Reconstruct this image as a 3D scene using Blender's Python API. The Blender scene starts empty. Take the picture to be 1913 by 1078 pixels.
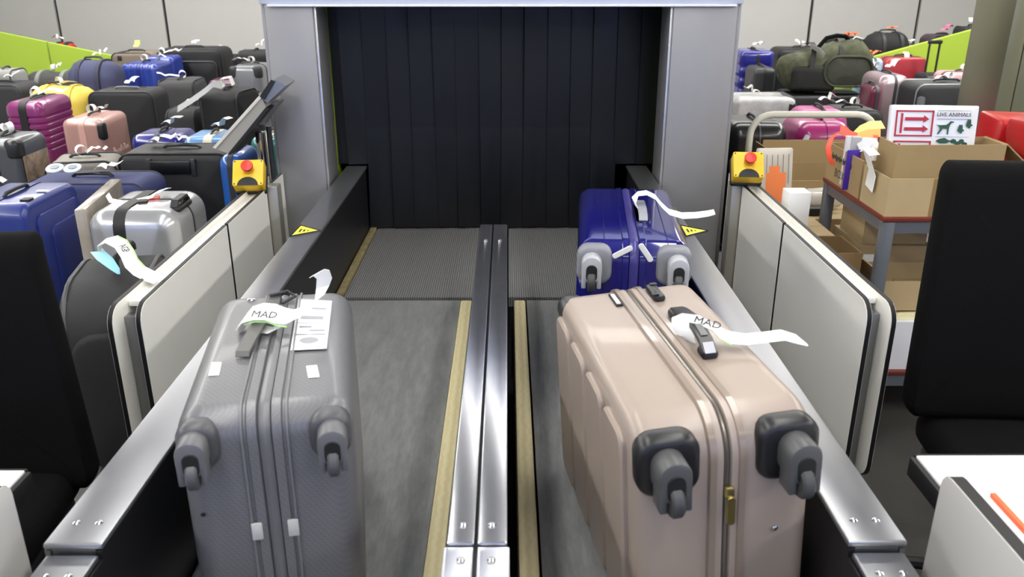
import bpy, bmesh, math, random
from mathutils import Vector, Matrix, noise
R = math.radians
random.seed(7)
SC = bpy.context.scene
COL = SC.collection

# ------------------------------------------------------------------ camera
IW, IH, F = 1913.0, 1078.0, 1574.0
CAM = Vector((0, 0, 1.65)); PITCH = R(20.96); YAW = R(-0.29)
cd = bpy.data.cameras.new('camera'); cam = bpy.data.objects.new('camera', cd); COL.objects.link(cam)
cam.location = CAM; cam.rotation_euler = (math.pi / 2 - PITCH, 0, YAW)
cd.sensor_width = 36; cd.lens = 36 * F / IW; cd.clip_start = .05; cd.clip_end = 100
cd.dof.use_dof = True; cd.dof.focus_distance = 2.9; cd.dof.aperture_fstop = 5.0
SC.camera = cam
_rot = cam.rotation_euler.to_matrix()

# ------------------------------------------------------------------ world, exposure
w = bpy.data.worlds.new('world'); SC.world = w; w.use_nodes = True
w.node_tree.nodes['Background'].inputs[0].default_value = (.75, .85, 1, 1)
w.node_tree.nodes['Background'].inputs[1].default_value = .3
SC.view_settings.view_transform = 'Standard'; SC.view_settings.look = 'None'
SC.view_settings.exposure = 0.35; SC.view_settings.gamma = 1; SC.view_settings.use_curve_mapping = False
LAMP = 8.0; DAY = 1.3

def ray(px, py):
    return _rot @ Vector(((px - IW / 2) / F, -(py - IH / 2) / F, -1))
def PZ(px, py, z):
    d = ray(px, py); return CAM + d * ((z - CAM.z) / d.z)
def PY(px, py, y):
    d = ray(px, py); return CAM + d * (y / d.y)

# ------------------------------------------------------------------ materials
def lin(c):
    c = c.lstrip('#'); v = [int(c[i:i + 2], 16) / 255 for i in (0, 2, 4)]
    return [x / 12.92 if x <= .04045 else ((x + .055) / 1.055) ** 2.4 for x in v] + [1]
MATS = {}
def mat(c, rough=.5, metal=0, coat=0, bump=0, bscale=60, var=0, vscale=4, stretch=(1, 1, 1), emit=0, alpha=1, rvar=0, trans=0, spec=.5):
    key = (c, rough, metal, coat, bump, bscale, var, vscale, stretch, emit, alpha, rvar, trans, spec)
    if key in MATS: return MATS[key]
    m = bpy.data.materials.new('mat_%d' % len(MATS)); m.use_nodes = True
    nt = m.node_tree; b = nt.nodes['Principled BSDF']; L = nt.links
    b.inputs['Base Color'].default_value = lin(c); b.inputs['Roughness'].default_value = rough
    b.inputs['Metallic'].default_value = metal; b.inputs['Coat Weight'].default_value = coat
    b.inputs['Coat Roughness'].default_value = .06
    b.inputs['Specular IOR Level'].default_value = spec
    if trans: b.inputs['Transmission Weight'].default_value = trans
    if alpha < 1: b.inputs['Alpha'].default_value = alpha
    if emit:
        b.inputs['Emission Color'].default_value = lin(c); b.inputs['Emission Strength'].default_value = emit
    if bump or var or rvar:
        tc = nt.nodes.new('ShaderNodeTexCoord'); mp = nt.nodes.new('ShaderNodeMapping')
        mp.inputs['Scale'].default_value = stretch; L.new(tc.outputs['Object'], mp.inputs['Vector'])
    if bump:
        n = nt.nodes.new('ShaderNodeTexNoise'); n.inputs['Scale'].default_value = bscale; n.inputs['Detail'].default_value = 4
        L.new(mp.outputs[0], n.inputs['Vector'])
        bp = nt.nodes.new('ShaderNodeBump'); bp.inputs['Strength'].default_value = bump; bp.inputs['Distance'].default_value = .004
        L.new(n.outputs['Fac'], bp.inputs['Height']); L.new(bp.outputs[0], b.inputs['Normal'])
    if var or rvar:
        n = nt.nodes.new('ShaderNodeTexNoise'); n.inputs['Scale'].default_value = vscale; n.inputs['Detail'].default_value = 6
        n.inputs['Roughness'].default_value = .65; L.new(mp.outputs[0], n.inputs['Vector'])
    if var:
        cr = nt.nodes.new('ShaderNodeValToRGB'); a = lin(c)
        cr.color_ramp.elements[0].position = .25; cr.color_ramp.elements[1].position = .75
        cr.color_ramp.elements[0].color = [x * (1 - var) for x in a[:3]] + [1]
        cr.color_ramp.elements[1].color = [min(1, x * (1 + var)) for x in a[:3]] + [1]
        L.new(n.outputs['Fac'], cr.inputs[0]); L.new(cr.outputs[0], b.inputs['Base Color'])
    if rvar:
        mr = nt.nodes.new('ShaderNodeMapRange'); mr.inputs[1].default_value = .3; mr.inputs[2].default_value = .7
        mr.inputs[3].default_value = max(.03, rough - rvar); mr.inputs[4].default_value = rough + rvar
        L.new(n.outputs['Fac'], mr.inputs[0]); L.new(mr.outputs[0], b.inputs['Roughness'])
    MATS[key] = m; return m

def wave_mat(c1, c2, scale, rough, axis='X', bump=.5, distort=0, metal=0, coat=0):
    key = ('wave', c1, c2, scale, rough, axis, bump, distort, metal, coat)
    if key in MATS: return MATS[key]
    m = mat(c1, rough + .0001 * len(MATS), metal, coat); nt = m.node_tree; L = nt.links; b = nt.nodes['Principled BSDF']
    tc = nt.nodes.new('ShaderNodeTexCoord'); wv = nt.nodes.new('ShaderNodeTexWave'); wv.bands_direction = axis
    wv.inputs['Scale'].default_value = scale; wv.inputs['Distortion'].default_value = distort
    wv.inputs['Detail'].default_value = 3; wv.inputs['Detail Scale'].default_value = 3
    L.new(tc.outputs['Object'], wv.inputs['Vector'])
    cr = nt.nodes.new('ShaderNodeValToRGB'); cr.color_ramp.elements[0].color = lin(c1); cr.color_ramp.elements[1].color = lin(c2)
    L.new(wv.outputs['Fac'], cr.inputs[0]); L.new(cr.outputs[0], b.inputs['Base Color'])
    bp = nt.nodes.new('ShaderNodeBump'); bp.inputs['Strength'].default_value = bump; bp.inputs['Distance'].default_value = .002
    L.new(wv.outputs['Fac'], bp.inputs['Height']); L.new(bp.outputs[0], b.inputs['Normal'])
    MATS[key] = m; return m

STEEL = mat('#c2c3c8', .24, .95, rvar=.02, vscale=5, var=.04, stretch=(1, .4, 1))
STEELS = mat('#a0a1a5', .36, .9, rvar=.06, vscale=4, var=.06, stretch=(1, .4, 1))
STEELD = mat('#8e8f90', .32, .9, rvar=.08, vscale=5)
CHROME = mat('#d0d0d0', .12, 1)
BLACK = mat('#121213', .55)
BLACKF = mat('#09090a', .9, bump=.2, bscale=300, spec=.12)
DGREY = mat('#2b2c2f', .5)
MGREY = mat('#6b6b6b', .45)
WHITE = mat('#f2f2f0', .6)
PAPER = mat('#f6f6f2', .7)
PANELW = mat('#f1efe7', .42, var=.02)
CARD = mat('#9f875f', .8, var=.08, vscale=5, bump=.06, bscale=120)
CARD2 = mat('#b39d76', .8, var=.06, vscale=4, bump=.06, bscale=120)
CARDD = mat('#7d6340', .85, var=.1, vscale=5)
WOOD = wave_mat('#cabd90', '#d8cda4', 14, .6, 'X', .1, 2.5)
WOODW = mat('#8d805a', .8, var=.45, vscale=18, bump=.3)
GREENTAG = mat('#9bcf7a', .6)
INK = mat('#1a1d2c', .7)
RED = mat('#c02a22', .5)

# ------------------------------------------------------------------ mesh builder
def rrect(a, b, r, n=5):
    r = max(.0005, min(r, a - .0002, b - .0002)); pts = []
    for cx, cy, s in ((a - r, b - r, 0), (-(a - r), b - r, 90), (-(a - r), -(b - r), 180), (a - r, -(b - r), 270)):
        for k in range(n + 1):
            t = R(s + 90 * k / n); pts.append((cx + r * math.cos(t), cy + r * math.sin(t)))
    return pts
def edge_prof(L, r, n=4, mid=None, r2=None):
    r2 = r if r2 is None else r2
    p = [(-L / 2 + r * (1 - math.sin(R(90 - 90 * k / n))), r * (1 - math.cos(R(90 - 90 * k / n)))) for k in range(n + 1)]
    q = [(L / 2 - r2 * (1 - math.sin(R(90 * k / n))), r2 * (1 - math.cos(R(90 * k / n)))) for k in range(n + 1)]
    return p + (mid or []) + q
class MB:
    def __init__(s): s.v = []; s.f = []
    def add(s, vs, fs, M=None):
        o = len(s.v)
        s.v += [(M @ Vector(v)) if M else Vector(v) for v in vs]; s.f += [[i + o for i in f] for f in fs]; return s
    def box(s, x0, x1, y0, y1, z0, z1, M=None):
        return s.add([(x0, y0, z0), (x1, y0, z0), (x1, y1, z0), (x0, y1, z0), (x0, y0, z1), (x1, y0, z1), (x1, y1, z1), (x0, y1, z1)],
                     [(0, 3, 2, 1), (4, 5, 6, 7), (0, 1, 5, 4), (1, 2, 6, 5), (2, 3, 7, 6), (3, 0, 4, 7)], M)
    def bbox(s, x0, x1, y0, y1, z0, z1, r=.003, M=None):      # chamfered box, lofted in z
        T = Matrix.Translation(((x0 + x1) / 2, (y0 + y1) / 2, (z0 + z1) / 2))
        return s.rloft('z', (x1 - x0, y1 - y0, z1 - z0), r, edge_prof(z1 - z0, r, 2), M=(M @ T if M else T), n=2, cap=0)
    def rloft(s, ax, dims, rad, prof, M=None, n=5, cap=2, bulge=0, lump=0, seed=0, taper=None):
        W, D, H = dims
        a, b = {'x': (D / 2, H / 2), 'y': (W / 2, H / 2), 'z': (W / 2, D / 2)}[ax]
        mp = {'x': lambda u, v, t: (t, u, v), 'y': lambda u, v, t: (u, t, v), 'z': lambda u, v, t: (u, v, t)}[ax]
        rings = []
        for t, ins in prof:
            rings.append([(u, v, t) for u, v in rrect(a - ins, b - ins, max(rad - ins, .002), n)])
        m = len(rings[0])
        def capr(ring, sg):
            out = []
            for k in range(1, cap + 1):
                q = 1 - k / (cap + 1.0)
                out.append([(u * q, v * q, t + sg * bulge * (1 - q * q)) for u, v, t in ring])
            return out
        allr = capr(rings[0], -1)[::-1] + rings + capr(rings[-1], 1)
        vs = []
        for rg in allr:
            for p in rg:
                q = Vector(mp(*p))
                if taper: q = taper(q)
                if lump: q += noise.noise_vector(q * 5 + Vector((seed, seed * 1.7, 3))) * lump + noise.noise_vector(q * 13 + Vector((seed, 2, 3))) * lump * .35
                vs.append(q)
        fs = []
        for i in range(len(allr) - 1):
            for j in range(m):
                fs.append((i * m + j, i * m + (j + 1) % m, (i + 1) * m + (j + 1) % m, (i + 1) * m + j))
        fs.append(tuple(range(m))[::-1]); fs.append(tuple(range((len(allr) - 1) * m, len(allr) * m)))
        return s.add(vs, fs, M)
    def tube(s, pts, r, n=8, close=False):
        pts = [Vector(p) for p in pts]; N = len(pts); up = None; vs = []
        rr = r if isinstance(r, (list, tuple)) else [r] * N
        for i, p in enumerate(pts):
            a = pts[(i - 1) % N] if (i or close) else p; b = pts[(i + 1) % N] if (i < N - 1 or close) else p
            t = (b - a).normalized()
            if up is None: up = Vector((0, 0, 1)) if abs(t.z) < .9 else Vector((1, 0, 0))
            x = t.cross(up).normalized(); up = x.cross(t).normalized()
            for k in range(n):
                q = 2 * math.pi * k / n; vs.append(p + (x * math.cos(q) + up * math.sin(q)) * rr[i])
        fs = []
        for i in range(N if close else N - 1):
            for k in range(n):
                j = (i + 1) % N; fs.append((i * n + k, i * n + (k + 1) % n, j * n + (k + 1) % n, j * n + k))
        if not close: fs += [tuple(range(n))[::-1], tuple(range((N - 1) * n, N * n))]
        return s.add(vs, fs)
    def ribbon(s, pts, wvec, w, th=.0012):
        pts = [Vector(p) for p in pts]; N = len(pts)
        ws = [Vector(x).normalized() for x in (wvec if isinstance(wvec, list) else [wvec] * N)]
        wd = w if isinstance(w, list) else [w] * N; vs = []
        for i, p in enumerate(pts):
            t = pts[min(i + 1, N - 1)] - pts[max(i - 1, 0)]; nn = t.cross(ws[i]).normalized() * th / 2
            for a, b in ((-1, -1), (1, -1), (1, 1), (-1, 1)): vs.append(p + ws[i] * a * wd[i] / 2 + nn * b)
        fs = []
        for i in range(N - 1):
            for k in range(4): fs.append((i * 4 + k, i * 4 + (k + 1) % 4, i * 4 + 4 + (k + 1) % 4, i * 4 + 4 + k))
        fs += [(0, 1, 2, 3), tuple((N - 1) * 4 + k for k in (3, 2, 1, 0))]
        return s.add(vs, fs)
    def extr(s, poly, ax, t0, t1, M=None):
        mp = {'x': lambda u, v, t: (t, u, v), 'y': lambda u, v, t: (u, t, v), 'z': lambda u, v, t: (u, v, t)}[ax]
        n = len(poly); vs = [mp(u, v, t0) for u, v in poly] + [mp(u, v, t1) for u, v in poly]
        fs = [tuple(range(n))[::-1], tuple(range(n, 2 * n))] + [(i, (i + 1) % n, n + (i + 1) % n, n + i) for i in range(n)]
        return s.add(vs, fs, M)
    def lathe(s, prof, n=16, M=None):       # (r, z) profile about z
        vs = []; fs = []
        for r, z in prof:
            for k in range(n): q = 2 * math.pi * k / n; vs.append((r * math.cos(q), r * math.sin(q), z))
        for i in range(len(prof) - 1):
            for k in range(n): fs.append((i * n + k, i * n + (k + 1) % n, (i + 1) * n + (k + 1) % n, (i + 1) * n + k))
        fs += [tuple(range(n))[::-1], tuple(range((len(prof) - 1) * n, len(prof) * n))]
        return s.add(vs, fs, M)
    def build(s, name, m, parent=None, loc=None, smooth=35, label=None):
        me = bpy.data.meshes.new(name); me.from_pydata([tuple(v) for v in s.v], [], s.f)
        bm = bmesh.new(); bm.from_mesh(me); bmesh.ops.recalc_face_normals(bm, faces=bm.faces); bm.to_mesh(me); bm.free()
        if smooth:
            for p in me.polygons: p.use_smooth = True
            me.set_sharp_from_angle(angle=R(smooth))
        me.materials.append(m)
        o = bpy.data.objects.new(name, me); COL.objects.link(o)
        if parent: o.parent = parent
        if loc is not None: o.location = loc
        if label: o['label'] = label
        return o
def empty(name, label, cat, loc=(0, 0, 0), rz=0, group=None, ry=0):
    o = bpy.data.objects.new(name, None); COL.objects.link(o); o.empty_display_size = .05
    o['label'] = label; o['category'] = cat
    if group: o['group'] = group
    o.matrix_basis = Matrix.Translation(loc) @ Matrix.Rotation(R(rz), 4, 'Z') @ Matrix.Rotation(R(ry), 4, 'Y')
    return o
def inv(root): return root.matrix_basis.inverted()
def tag(o, label, cat, group=None):
    o['label'] = label; o['category'] = cat
    if group: o['group'] = group
    return o
def struct(o): o['kind'] = 'structure'; return o
def text(body, size, m, parent, M, name='lettering', th=.0004, align='CENTER'):
    cu = bpy.data.curves.new('txt', 'FONT'); cu.body = body; cu.size = size; cu.extrude = th; cu.resolution_u = 2
    cu.align_x = align; cu.align_y = 'CENTER'
    t = bpy.data.objects.new('txt', cu); COL.objects.link(t)
    dg = bpy.context.evaluated_depsgraph_get(); me = bpy.data.meshes.new_from_object(t.evaluated_get(dg))
    bpy.data.objects.remove(t); me.transform(M); me.materials.clear(); me.materials.append(m)
    o = bpy.data.objects.new(name, me); COL.objects.link(o); o.parent = parent; return o
def frame(o, x, y):        # matrix from origin and two in-plane axes
    x = Vector(x).normalized(); y = Vector(y); z = x.cross(y).normalized(); y = z.cross(x)
    M = Matrix((x, y, z)).transposed().to_4x4(); M.translation = Vector(o); return M

# ================================================================== SETTING
FL = mat('#302e2b', .5, var=.35, vscale=3, rvar=.15, bump=.08, bscale=40)
CEIL = 3.0
struct(MB().box(-7.6, 7.6, -4, 12, -.1, 0).build('floor', FL, smooth=0))
struct(MB().box(-7.6, 7.6, -4, 12, CEIL, CEIL + .1).build('ceiling', mat('#b9bbc0', .9), smooth=0))
struct(MB().box(-7.7, -7.6, -4, 12, 0, CEIL).build('wall_left', mat('#dcdbd8', .8), smooth=0))
struct(MB().box(7.6, 7.7, -4, 12, 0, CEIL).build('wall_right', mat('#dcdbd8', .8), smooth=0))
wf = struct(MB().box(-7.6, 7.6, 12, 12.1, 0, CEIL).build('wall_front', mat('#222222', .8), smooth=0))
x = -4.62 - 2 * 1.455
pm = mat('#c9c7c4', .5, var=.02)
for k in range(11):
    a, b = max(-7.6, x + .02), min(7.6, x + 1.455 - .02)
    if b > a: MB().box(a, b, 11.96, 12.0, 0, CEIL).build('wall_panel', pm, wf, smooth=0)
    x += 1.455
wb = MB().box(-7.6, 7.6, -4.1, -4, 0, .9).box(-7.6, 7.6, -4.1, -4, 2.5, CEIL)
for x0, x1 in ((-7.6, -5), (-.25, .25), (5, 7.6)): wb.box(x0, x1, -4.1, -4, .9, 2.5)
struct(wb.build('wall_back', mat('#d8d7d4', .8), smooth=0))
for i, (x0, x1) in enumerate(((-5, -.25), (.25, 5))):
    struct(MB().box(x0, x1, -4.06, -4.04, .9, 2.5).build('window_%d' % (i + 1), mat('#9db8ff', .3, emit=DAY), smooth=0))
for lb, xc, yc, hx, hy, k in (('long ceiling light crossing above the scanner', 0, 5.85, 3.0, .25, 1.2), ('long ceiling light crossing above the rear luggage', 0, 9.6, 6, .25, 1.4),
                              ('added fill light running along the left side', -4.2, 3.0, .3, 5.6, 1.8), ('added fill light running along the right side', 4.2, 3.0, .3, 5.6, 1.8),  # unseen side pair, added as fill for the upright panel faces
                              ('added fill light over the left belt lane', -.9, 1.3, .15, 2.1, 1.4), ('added fill light over the right belt lane', 0.9, 1.3, .15, 2.1, 1.4),  # unseen lane pair, added to brighten the belts and barrier inner faces
                              ('short ceiling light crossing behind the viewer', 0, -1.6, 3.0, .25, .5)):
    L = empty('ceiling_light', lb, 'ceiling light', (xc, yc, CEIL - .08))
    MB().box(-hx - .03, hx + .03, -hy - .03, hy + .03, .03, .08).build('housing', WHITE, L, smooth=0)
    MB().box(-hx, hx, -hy, hy, 0, .03).build('diffuser', mat('#fffdf8', .4, emit=LAMP * k), L, smooth=0)

# lime partitions
LIME = mat('#b2d045', .45)
def partition(label, poly_list, y):
    o = empty('partition', label, 'partition', (poly_list[0][0][0], y, 0)); x0 = poly_list[0][0][0]
    for P in poly_list: MB().extr([(u - x0, v) for u, v in P], 'y', 0, .05).build('panel', LIME, o, smooth=0)
ZL = lambda X: .945 + (-X - 5.54) * .21
partition('lime green partition with sloping top at far left', [[(-7.5, 0), (-5.13, 0), (-5.13, ZL(-5.13)), (-7.5, ZL(-7.5))], [(-5.11, 0), (-3.9, 0), (-3.9, ZL(-3.9)), (-5.11, ZL(-5.11))]], 9.75)
ZR = lambda X: .81 + (X - 4.18) * .275
partition('lime green partition with rising top at far right behind luggage', [[(3.3, 0), (5.06, 0), (5.06, ZR(5.06)), (3.3, ZR(3.3))], [(5.075, 0), (7.4, 0), (7.4, ZR(7.4)), (5.075, ZR(5.075))]], 9.3)
# brushed column on the right
c = empty('column', 'olive grey brushed metal column at right edge', 'column', (2.64, 4.6, 0))
COLM = mat('#8a8970', .35, .6)
MB().bbox(0, .085, 0, .4, 0, CEIL, .004).build('cladding', COLM, c); MB().bbox(.09, .5, 0, .4, 0, CEIL, .004).build('cladding', COLM, c)

# ================================================================== SCANNER
BZ, RZ = .395, .72
PIL = mat('#8f8e90', .45, .3, var=.05, vscale=2, bump=.04, bscale=200, stretch=(1, 1, .15))
s = empty('baggage_scanner', 'grey metal baggage scanner with black strip curtain over both lanes', 'scanner', (-.03, 3.78, 0))
def sp(name, m, mb, **k): return mb.build(name, m, s, loc=(.03, -3.78, 0), **k)
EDGE = mat('#b9b8ba', .3, .7)
for sg, x0, x1 in ((-1, -1.035, -.83), (1, .71, .985)):
    sp('pillar', PIL, MB().bbox(x0, x1, 3.78, 4.0, 0, 1.5, .006))
    xo = x0 - .022 if sg < 0 else x1
    sp('pillar_edge', PIL, MB().bbox(xo + .002, xo + .02, 3.80, 4.0, 0, 1.5, .004))
    xi = x1 if sg < 0 else x0 - .012
    sp('pillar_lip', EDGE, MB().bbox(xi, xi + .012, 3.79, 4.0, 0, 1.5, .003))
sp('header', mat('#c3c9dc', .4, .2), MB().bbox(-1.057, 1.005, 3.775, 4.0, 1.497, 1.83, .006))
sp('header_lip', mat('#e4e6ee', .4), MB().bbox(-1.02, .975, 3.765, 3.778, 1.488, 1.498, .002))
sp('tunnel_housing', BLACK, MB().box(-1.05, -.87, 4.0, 6.6, 0, 1.83).box(.83, 1.0, 4.0, 6.6, 0, 1.83).box(-.87, .83, 4.0, 6.6, 1.6, 1.83).box(-.87, .83, 6.5, 6.6, 0, 1.6))
for xg in (-.87, .735): sp('green_edging', mat('#93a818', .5), MB().box(xg, xg + .025, 3.98, 4.22, .3, 1.5))
RUB = mat('#090a0f', .42, var=.25, vscale=2.2, rvar=.08, bump=.12, bscale=14, stretch=(3, 1, .6), spec=.35)
bx = [588, 632, 676, 721, 763, 807, 849, 894, 937, 980, 1024, 1067, 1109, 1154, 1198, 1246]
YC = 4.16
for i in range(15):
    xa = PY(bx[i], 60, YC).x; xb = PY(bx[i + 1], 60, YC).x + .012
    zb = RZ + .006 if i in (0, 1, 13, 14) else BZ + .008
    rr = random.Random(i); mb = MB(); N = 14; K = 2; vs = []
    ph = rr.uniform(0, 6); am = rr.uniform(.004, .014); sh = rr.uniform(-.012, .012)
    for r in range(N + 1):
        q = r / N; z = 1.58 + (zb - 1.58) * q
        for k in range(K + 1):
            u = k / K
            yy = YC + (u - .5) * (.016 + .006 * math.sin(ph + 2.6 * q)) + .4 * am * math.sin(ph + 4 * q) + (-.05 * max(0, q - .55) if 2 <= i <= 12 else 0)
            vs.append((xa + (xb - xa) * u + sh * q * q - (.0 if i > 1 else 0), yy, z))
    fs = [(r * (K + 1) + k, r * (K + 1) + k + 1, (r + 1) * (K + 1) + k + 1, (r + 1) * (K + 1) + k) for r in range(N) for k in range(K)]
    mb.add(vs, fs); o = sp('curtain_strip', RUB, mb, smooth=0)
    md = o.modifiers.new('thickness', 'SOLIDIFY'); md.thickness = .005
# ================================================================== CONVEYOR
XLo, XLi, XC0, XC1, XRi, XRo = -.803, -.70, -.1075, -.002, .588, .691
XCm = (XC0 + XC1) / 2 - .002
JY = 1.20          # joint of the rail plates
BELT = mat('#7a7b7b', .6, var=.32, vscale=34, rvar=.12, bump=.5, bscale=60, stretch=(1.4, .3, 1))
BELTF = wave_mat('#525252', '#7c7c7c', 34, .55, 'X', .8, .15)
cg = 'conveyor belts of the two lanes'
def belt(label, x0, x1, y0, y1, z, m, nose):
    b = empty('conveyor_belt', label, 'conveyor belt', ((x0 + x1) / 2, y0, 0), group=cg); T = (-(x0 + x1) / 2, -y0, 0)
    pr = [(y0, z), (y1 - .02, z)] + [(y1 - .02 + .02 * math.sin(R(a)), z - .02 + .02 * math.cos(R(a))) for a in (30, 60, 90, 120, 150)] + [(y1 - .02, z - .04), (y0, z - .04)]
    MB().extr(pr, 'x', x0, x1).build('belt', m, b, loc=T)
    MB().box(x0 + .01, x1 - .01, y0 + .02, y1 - .05, .02, z - .045).build('bed', DGREY, b, loc=T, smooth=0)
belt('near belt of the left lane under the grey suitcase', XLi + .003, -.19, -.2, 3.16, BZ, BELT, 1)
belt('near belt of the right lane under the beige suitcase', .075, XRi - .003, -.2, 3.16, BZ, BELT, 1)
belt('ribbed far belt of the left lane entering the curtain', XLi + .035, XC0 - .005, 3.175, 5.6, BZ, BELTF, 0)
belt('ribbed far belt of the right lane behind the blue suitcase', XC1 + .005, XRi - .003, 3.175, 5.6, BZ, BELTF, 0)
o = MB().box(XLi + .002, XLi + .032, 3.18, 4.12, .02, BZ + .012).build('wooden_strip', WOODW, smooth=0)
tag(o, 'worn flaking strip along the far left belt edge', 'strip')
def strip(label, x0, x1, y0, y1):
    o = MB().bbox(x0, x1, y0, y1, .02, BZ + .02, .008).build('wooden_strip', WOOD)
    tag(o, label, 'strip')
strip('pale wooden strip left of the centre divider', -.187, -.142, .3, 3.10)
strip('worn pale wooden strip right of the centre divider', .022, .068, .3, 3.10)
def rivets(root, pts, z, inv_):
    for x, y in pts:
        MB().lathe([(.0075, 0), (.007, .002), (.004, .0038), (.001, .0042)], 10).build('rivet', CHROME, root, loc=inv_ @ Vector((x, y, z)))
WARN = mat('#e9dc52', .5)
def side_rail(label, x0, x1, sg):
    r = empty('conveyor_rail', label, 'conveyor rail', ((x0 + x1) / 2, JY, 0)); I = inv(r); T = I.translation
    for ya, yb, dz in ((JY, 4.14, 0), (-.4, JY - .004, -.018)):
        e = .006 if dz else 0
        MB().bbox(x0 + e, x1 - e, ya, yb, RZ - .012 + dz, RZ + dz, .004).build('top_plate', STEELS, r, loc=T)
    xi0, xi1 = (x1 - .012, x1 - .002) if sg < 0 else (x0 + .002, x0 + .012)
    MB().box(xi0, xi1, -.4, 4.1, .02, RZ - .031).box(xi0, xi1, JY, 4.1, RZ - .031, RZ - .013).build('inner_side', mat('#17171a', .42, var=.3, vscale=6), r, loc=T, smooth=0)
    xo0, xo1 = (x0 + .002, x0 + .012) if sg < 0 else (x1 - .012, x1 - .002)
    MB().box(xo0, xo1, -.4, 4.1, .0, RZ - .031).box(xo0, xo1, JY, 4.1, RZ - .031, RZ - .013).build('outer_side', STEELD, r, loc=T, smooth=0)
    MB().box(x0 + .014, x1 - .014, JY + .002, JY + .012, RZ - .035, RZ - .012).build('end_plate', STEELD, r, loc=T, smooth=0)
    xm = (x0 + x1) / 2; rivets(r, [(xm - .02, JY + .06), (xm + .02, JY + .06)], RZ, I); rivets(r, [(xm - .02, JY - .06), (xm + .02, JY - .06)], RZ - .018, I)
    return r, T
rl, TL = side_rail('left steel conveyor rail with yellow warning triangle', XLo, XLi, -1)
rr_, TR = side_rail('right steel conveyor rail beside beige and blue suitcases', XRi, XRo, 1)
def warn(r, T, px, py, flip=1):
    p = PZ(px, py, RZ)
    poly = [(p.x - .045, p.y - .075), (p.x + .05, p.y - .005), (p.x - .04, p.y + .065)]
    o = MB().extr(poly, 'z', RZ, RZ + .0012).build('warning_triangle', WARN, r, loc=T, smooth=0)
    m = MB().tube([(x_, y_, RZ + .0013) for x_, y_ in poly], .0035, 5, True)
    for k in range(3): m.box(p.x - .028 + k * .014, p.x - .022 + k * .014, p.y - .022 + .008 * k, p.y + .016 - .008 * k, RZ, RZ + .0022)
    m.build('black_print', BLACK, o, smooth=0)
warn(rl, TL, 574, 431); warn(rr_, TR, 1297, 431)
cr_ = empty('centre_divider', 'polished steel divider between the two belt lanes', 'divider', (XCm, JY, 0)); T = inv(cr_).translation
for xa, xb in ((XC0, XCm - .0025), (XCm + .0025, XC1)):
    MB().bbox(xa, xb, JY, 3.12, RZ - .012, RZ, .003).build('top_plate', STEEL, cr_, loc=T)
    MB().bbox(xa + (-.004 if xa == XC0 else .001), xb + (.004 if xb == XC1 else -.001), -.4, JY - .003, RZ - .016, RZ - .004, .003).build('top_plate', STEEL, cr_, loc=T)
MB().box(XC0 + .003, XC1 - .003, -.4, 3.11, .02, RZ - .016).build('core', mat('#232327', .45), cr_, loc=T, smooth=0)
rivets(cr_, [(XC0 + .027, JY + .05), (XC1 - .027, JY + .05), (XC0 + .027, 2.92), (XC1 - .027, 2.92)], RZ, inv(cr_)); rivets(cr_, [(XC0 + .027, JY - .04), (XC1 - .027, JY - .04)], RZ - .004, inv(cr_))

# ================================================================== BARRIERS, BUTTONS, TERMINAL
TP = .77
def barrier(label, X0, X1, yf, ypost, sg):
    """X0 inner plate plane, X1 outer plate plane"""
    b = empty('barrier', label, 'barrier', (X0, ypost, 0)); T = inv(b).translation; r = .06; zb = .2
    def outline(ya, yb, inset=0, front=True):
        z0, z1 = zb + inset, TP - inset; P = [(yb - inset, z0), (yb - inset, z1)]; a = ya + inset; q = r - inset
        if front:
            P += [(a + q * (1 - math.sin(R(t))), z1 - q * (1 - math.cos(R(t)))) for t in (0, 18, 36, 54, 72, 90)]
            P += [(a + q * (1 - math.cos(R(t))), z0 + q * (1 - math.sin(R(t)))) for t in (0, 18, 36, 54, 72, 90)]
        else: P += [(a, z1), (a, z0)]
        return P
    th = .016
    def plate(xc, ya, yb, front, nm):
        o = MB().extr(outline(ya, yb, 0, front), 'x', xc - th / 2 + .002, xc + th / 2 - .002).build('edge_trim', BLACK, b, loc=T)
        p = MB().extr(outline(ya + (0 if front else .002), yb - .001, .0025, front), 'x', xc - th / 2, xc + th / 2).build(nm, PANELW, b, loc=T)
    plate(X0, yf, 2.95, True, 'inner_panel'); plate(X0, 2.965, ypost - .03, False, 'inner_panel')
    plate(X1, yf - .02, ypost + .1, True, 'outer_panel'); plate(X0, ypost + .05, 3.77, False, 'inner_panel')
    xa, xb = min(X0, X1) + th / 2 + .001, max(X0, X1) - th / 2 - .001
    MB().bbox(xa, xb, yf + .05, yf + .085, 0, TP - .05, .003).build('end_post', STEELD, b, loc=T)
    MB().bbox(xa, xb, yf + .09, ypost - .03, TP - .035, TP - .018, .003).build('top_rail', mat('#e2e0da', .4), b, loc=T)
    MB().bbox(xa, xb, 2.9, 2.93, 0, TP - .04, .003).build('post', STEELD, b, loc=T)
    xp = X0 - sg * .012
    MB().bbox(xp - .038, xp + .038, ypost - .022, ypost + .045, 0, TP + .005, .004).build('post', mat('#a6a296', .3, .6), b, loc=T)
    return b
barrier('left white double panel barrier with black edges', -1.03, -1.10, 2.16, 3.52, -1)
barrier('right white double panel barrier with black edges', 1.015, 1.075, 2.17, 3.56, 1)
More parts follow.
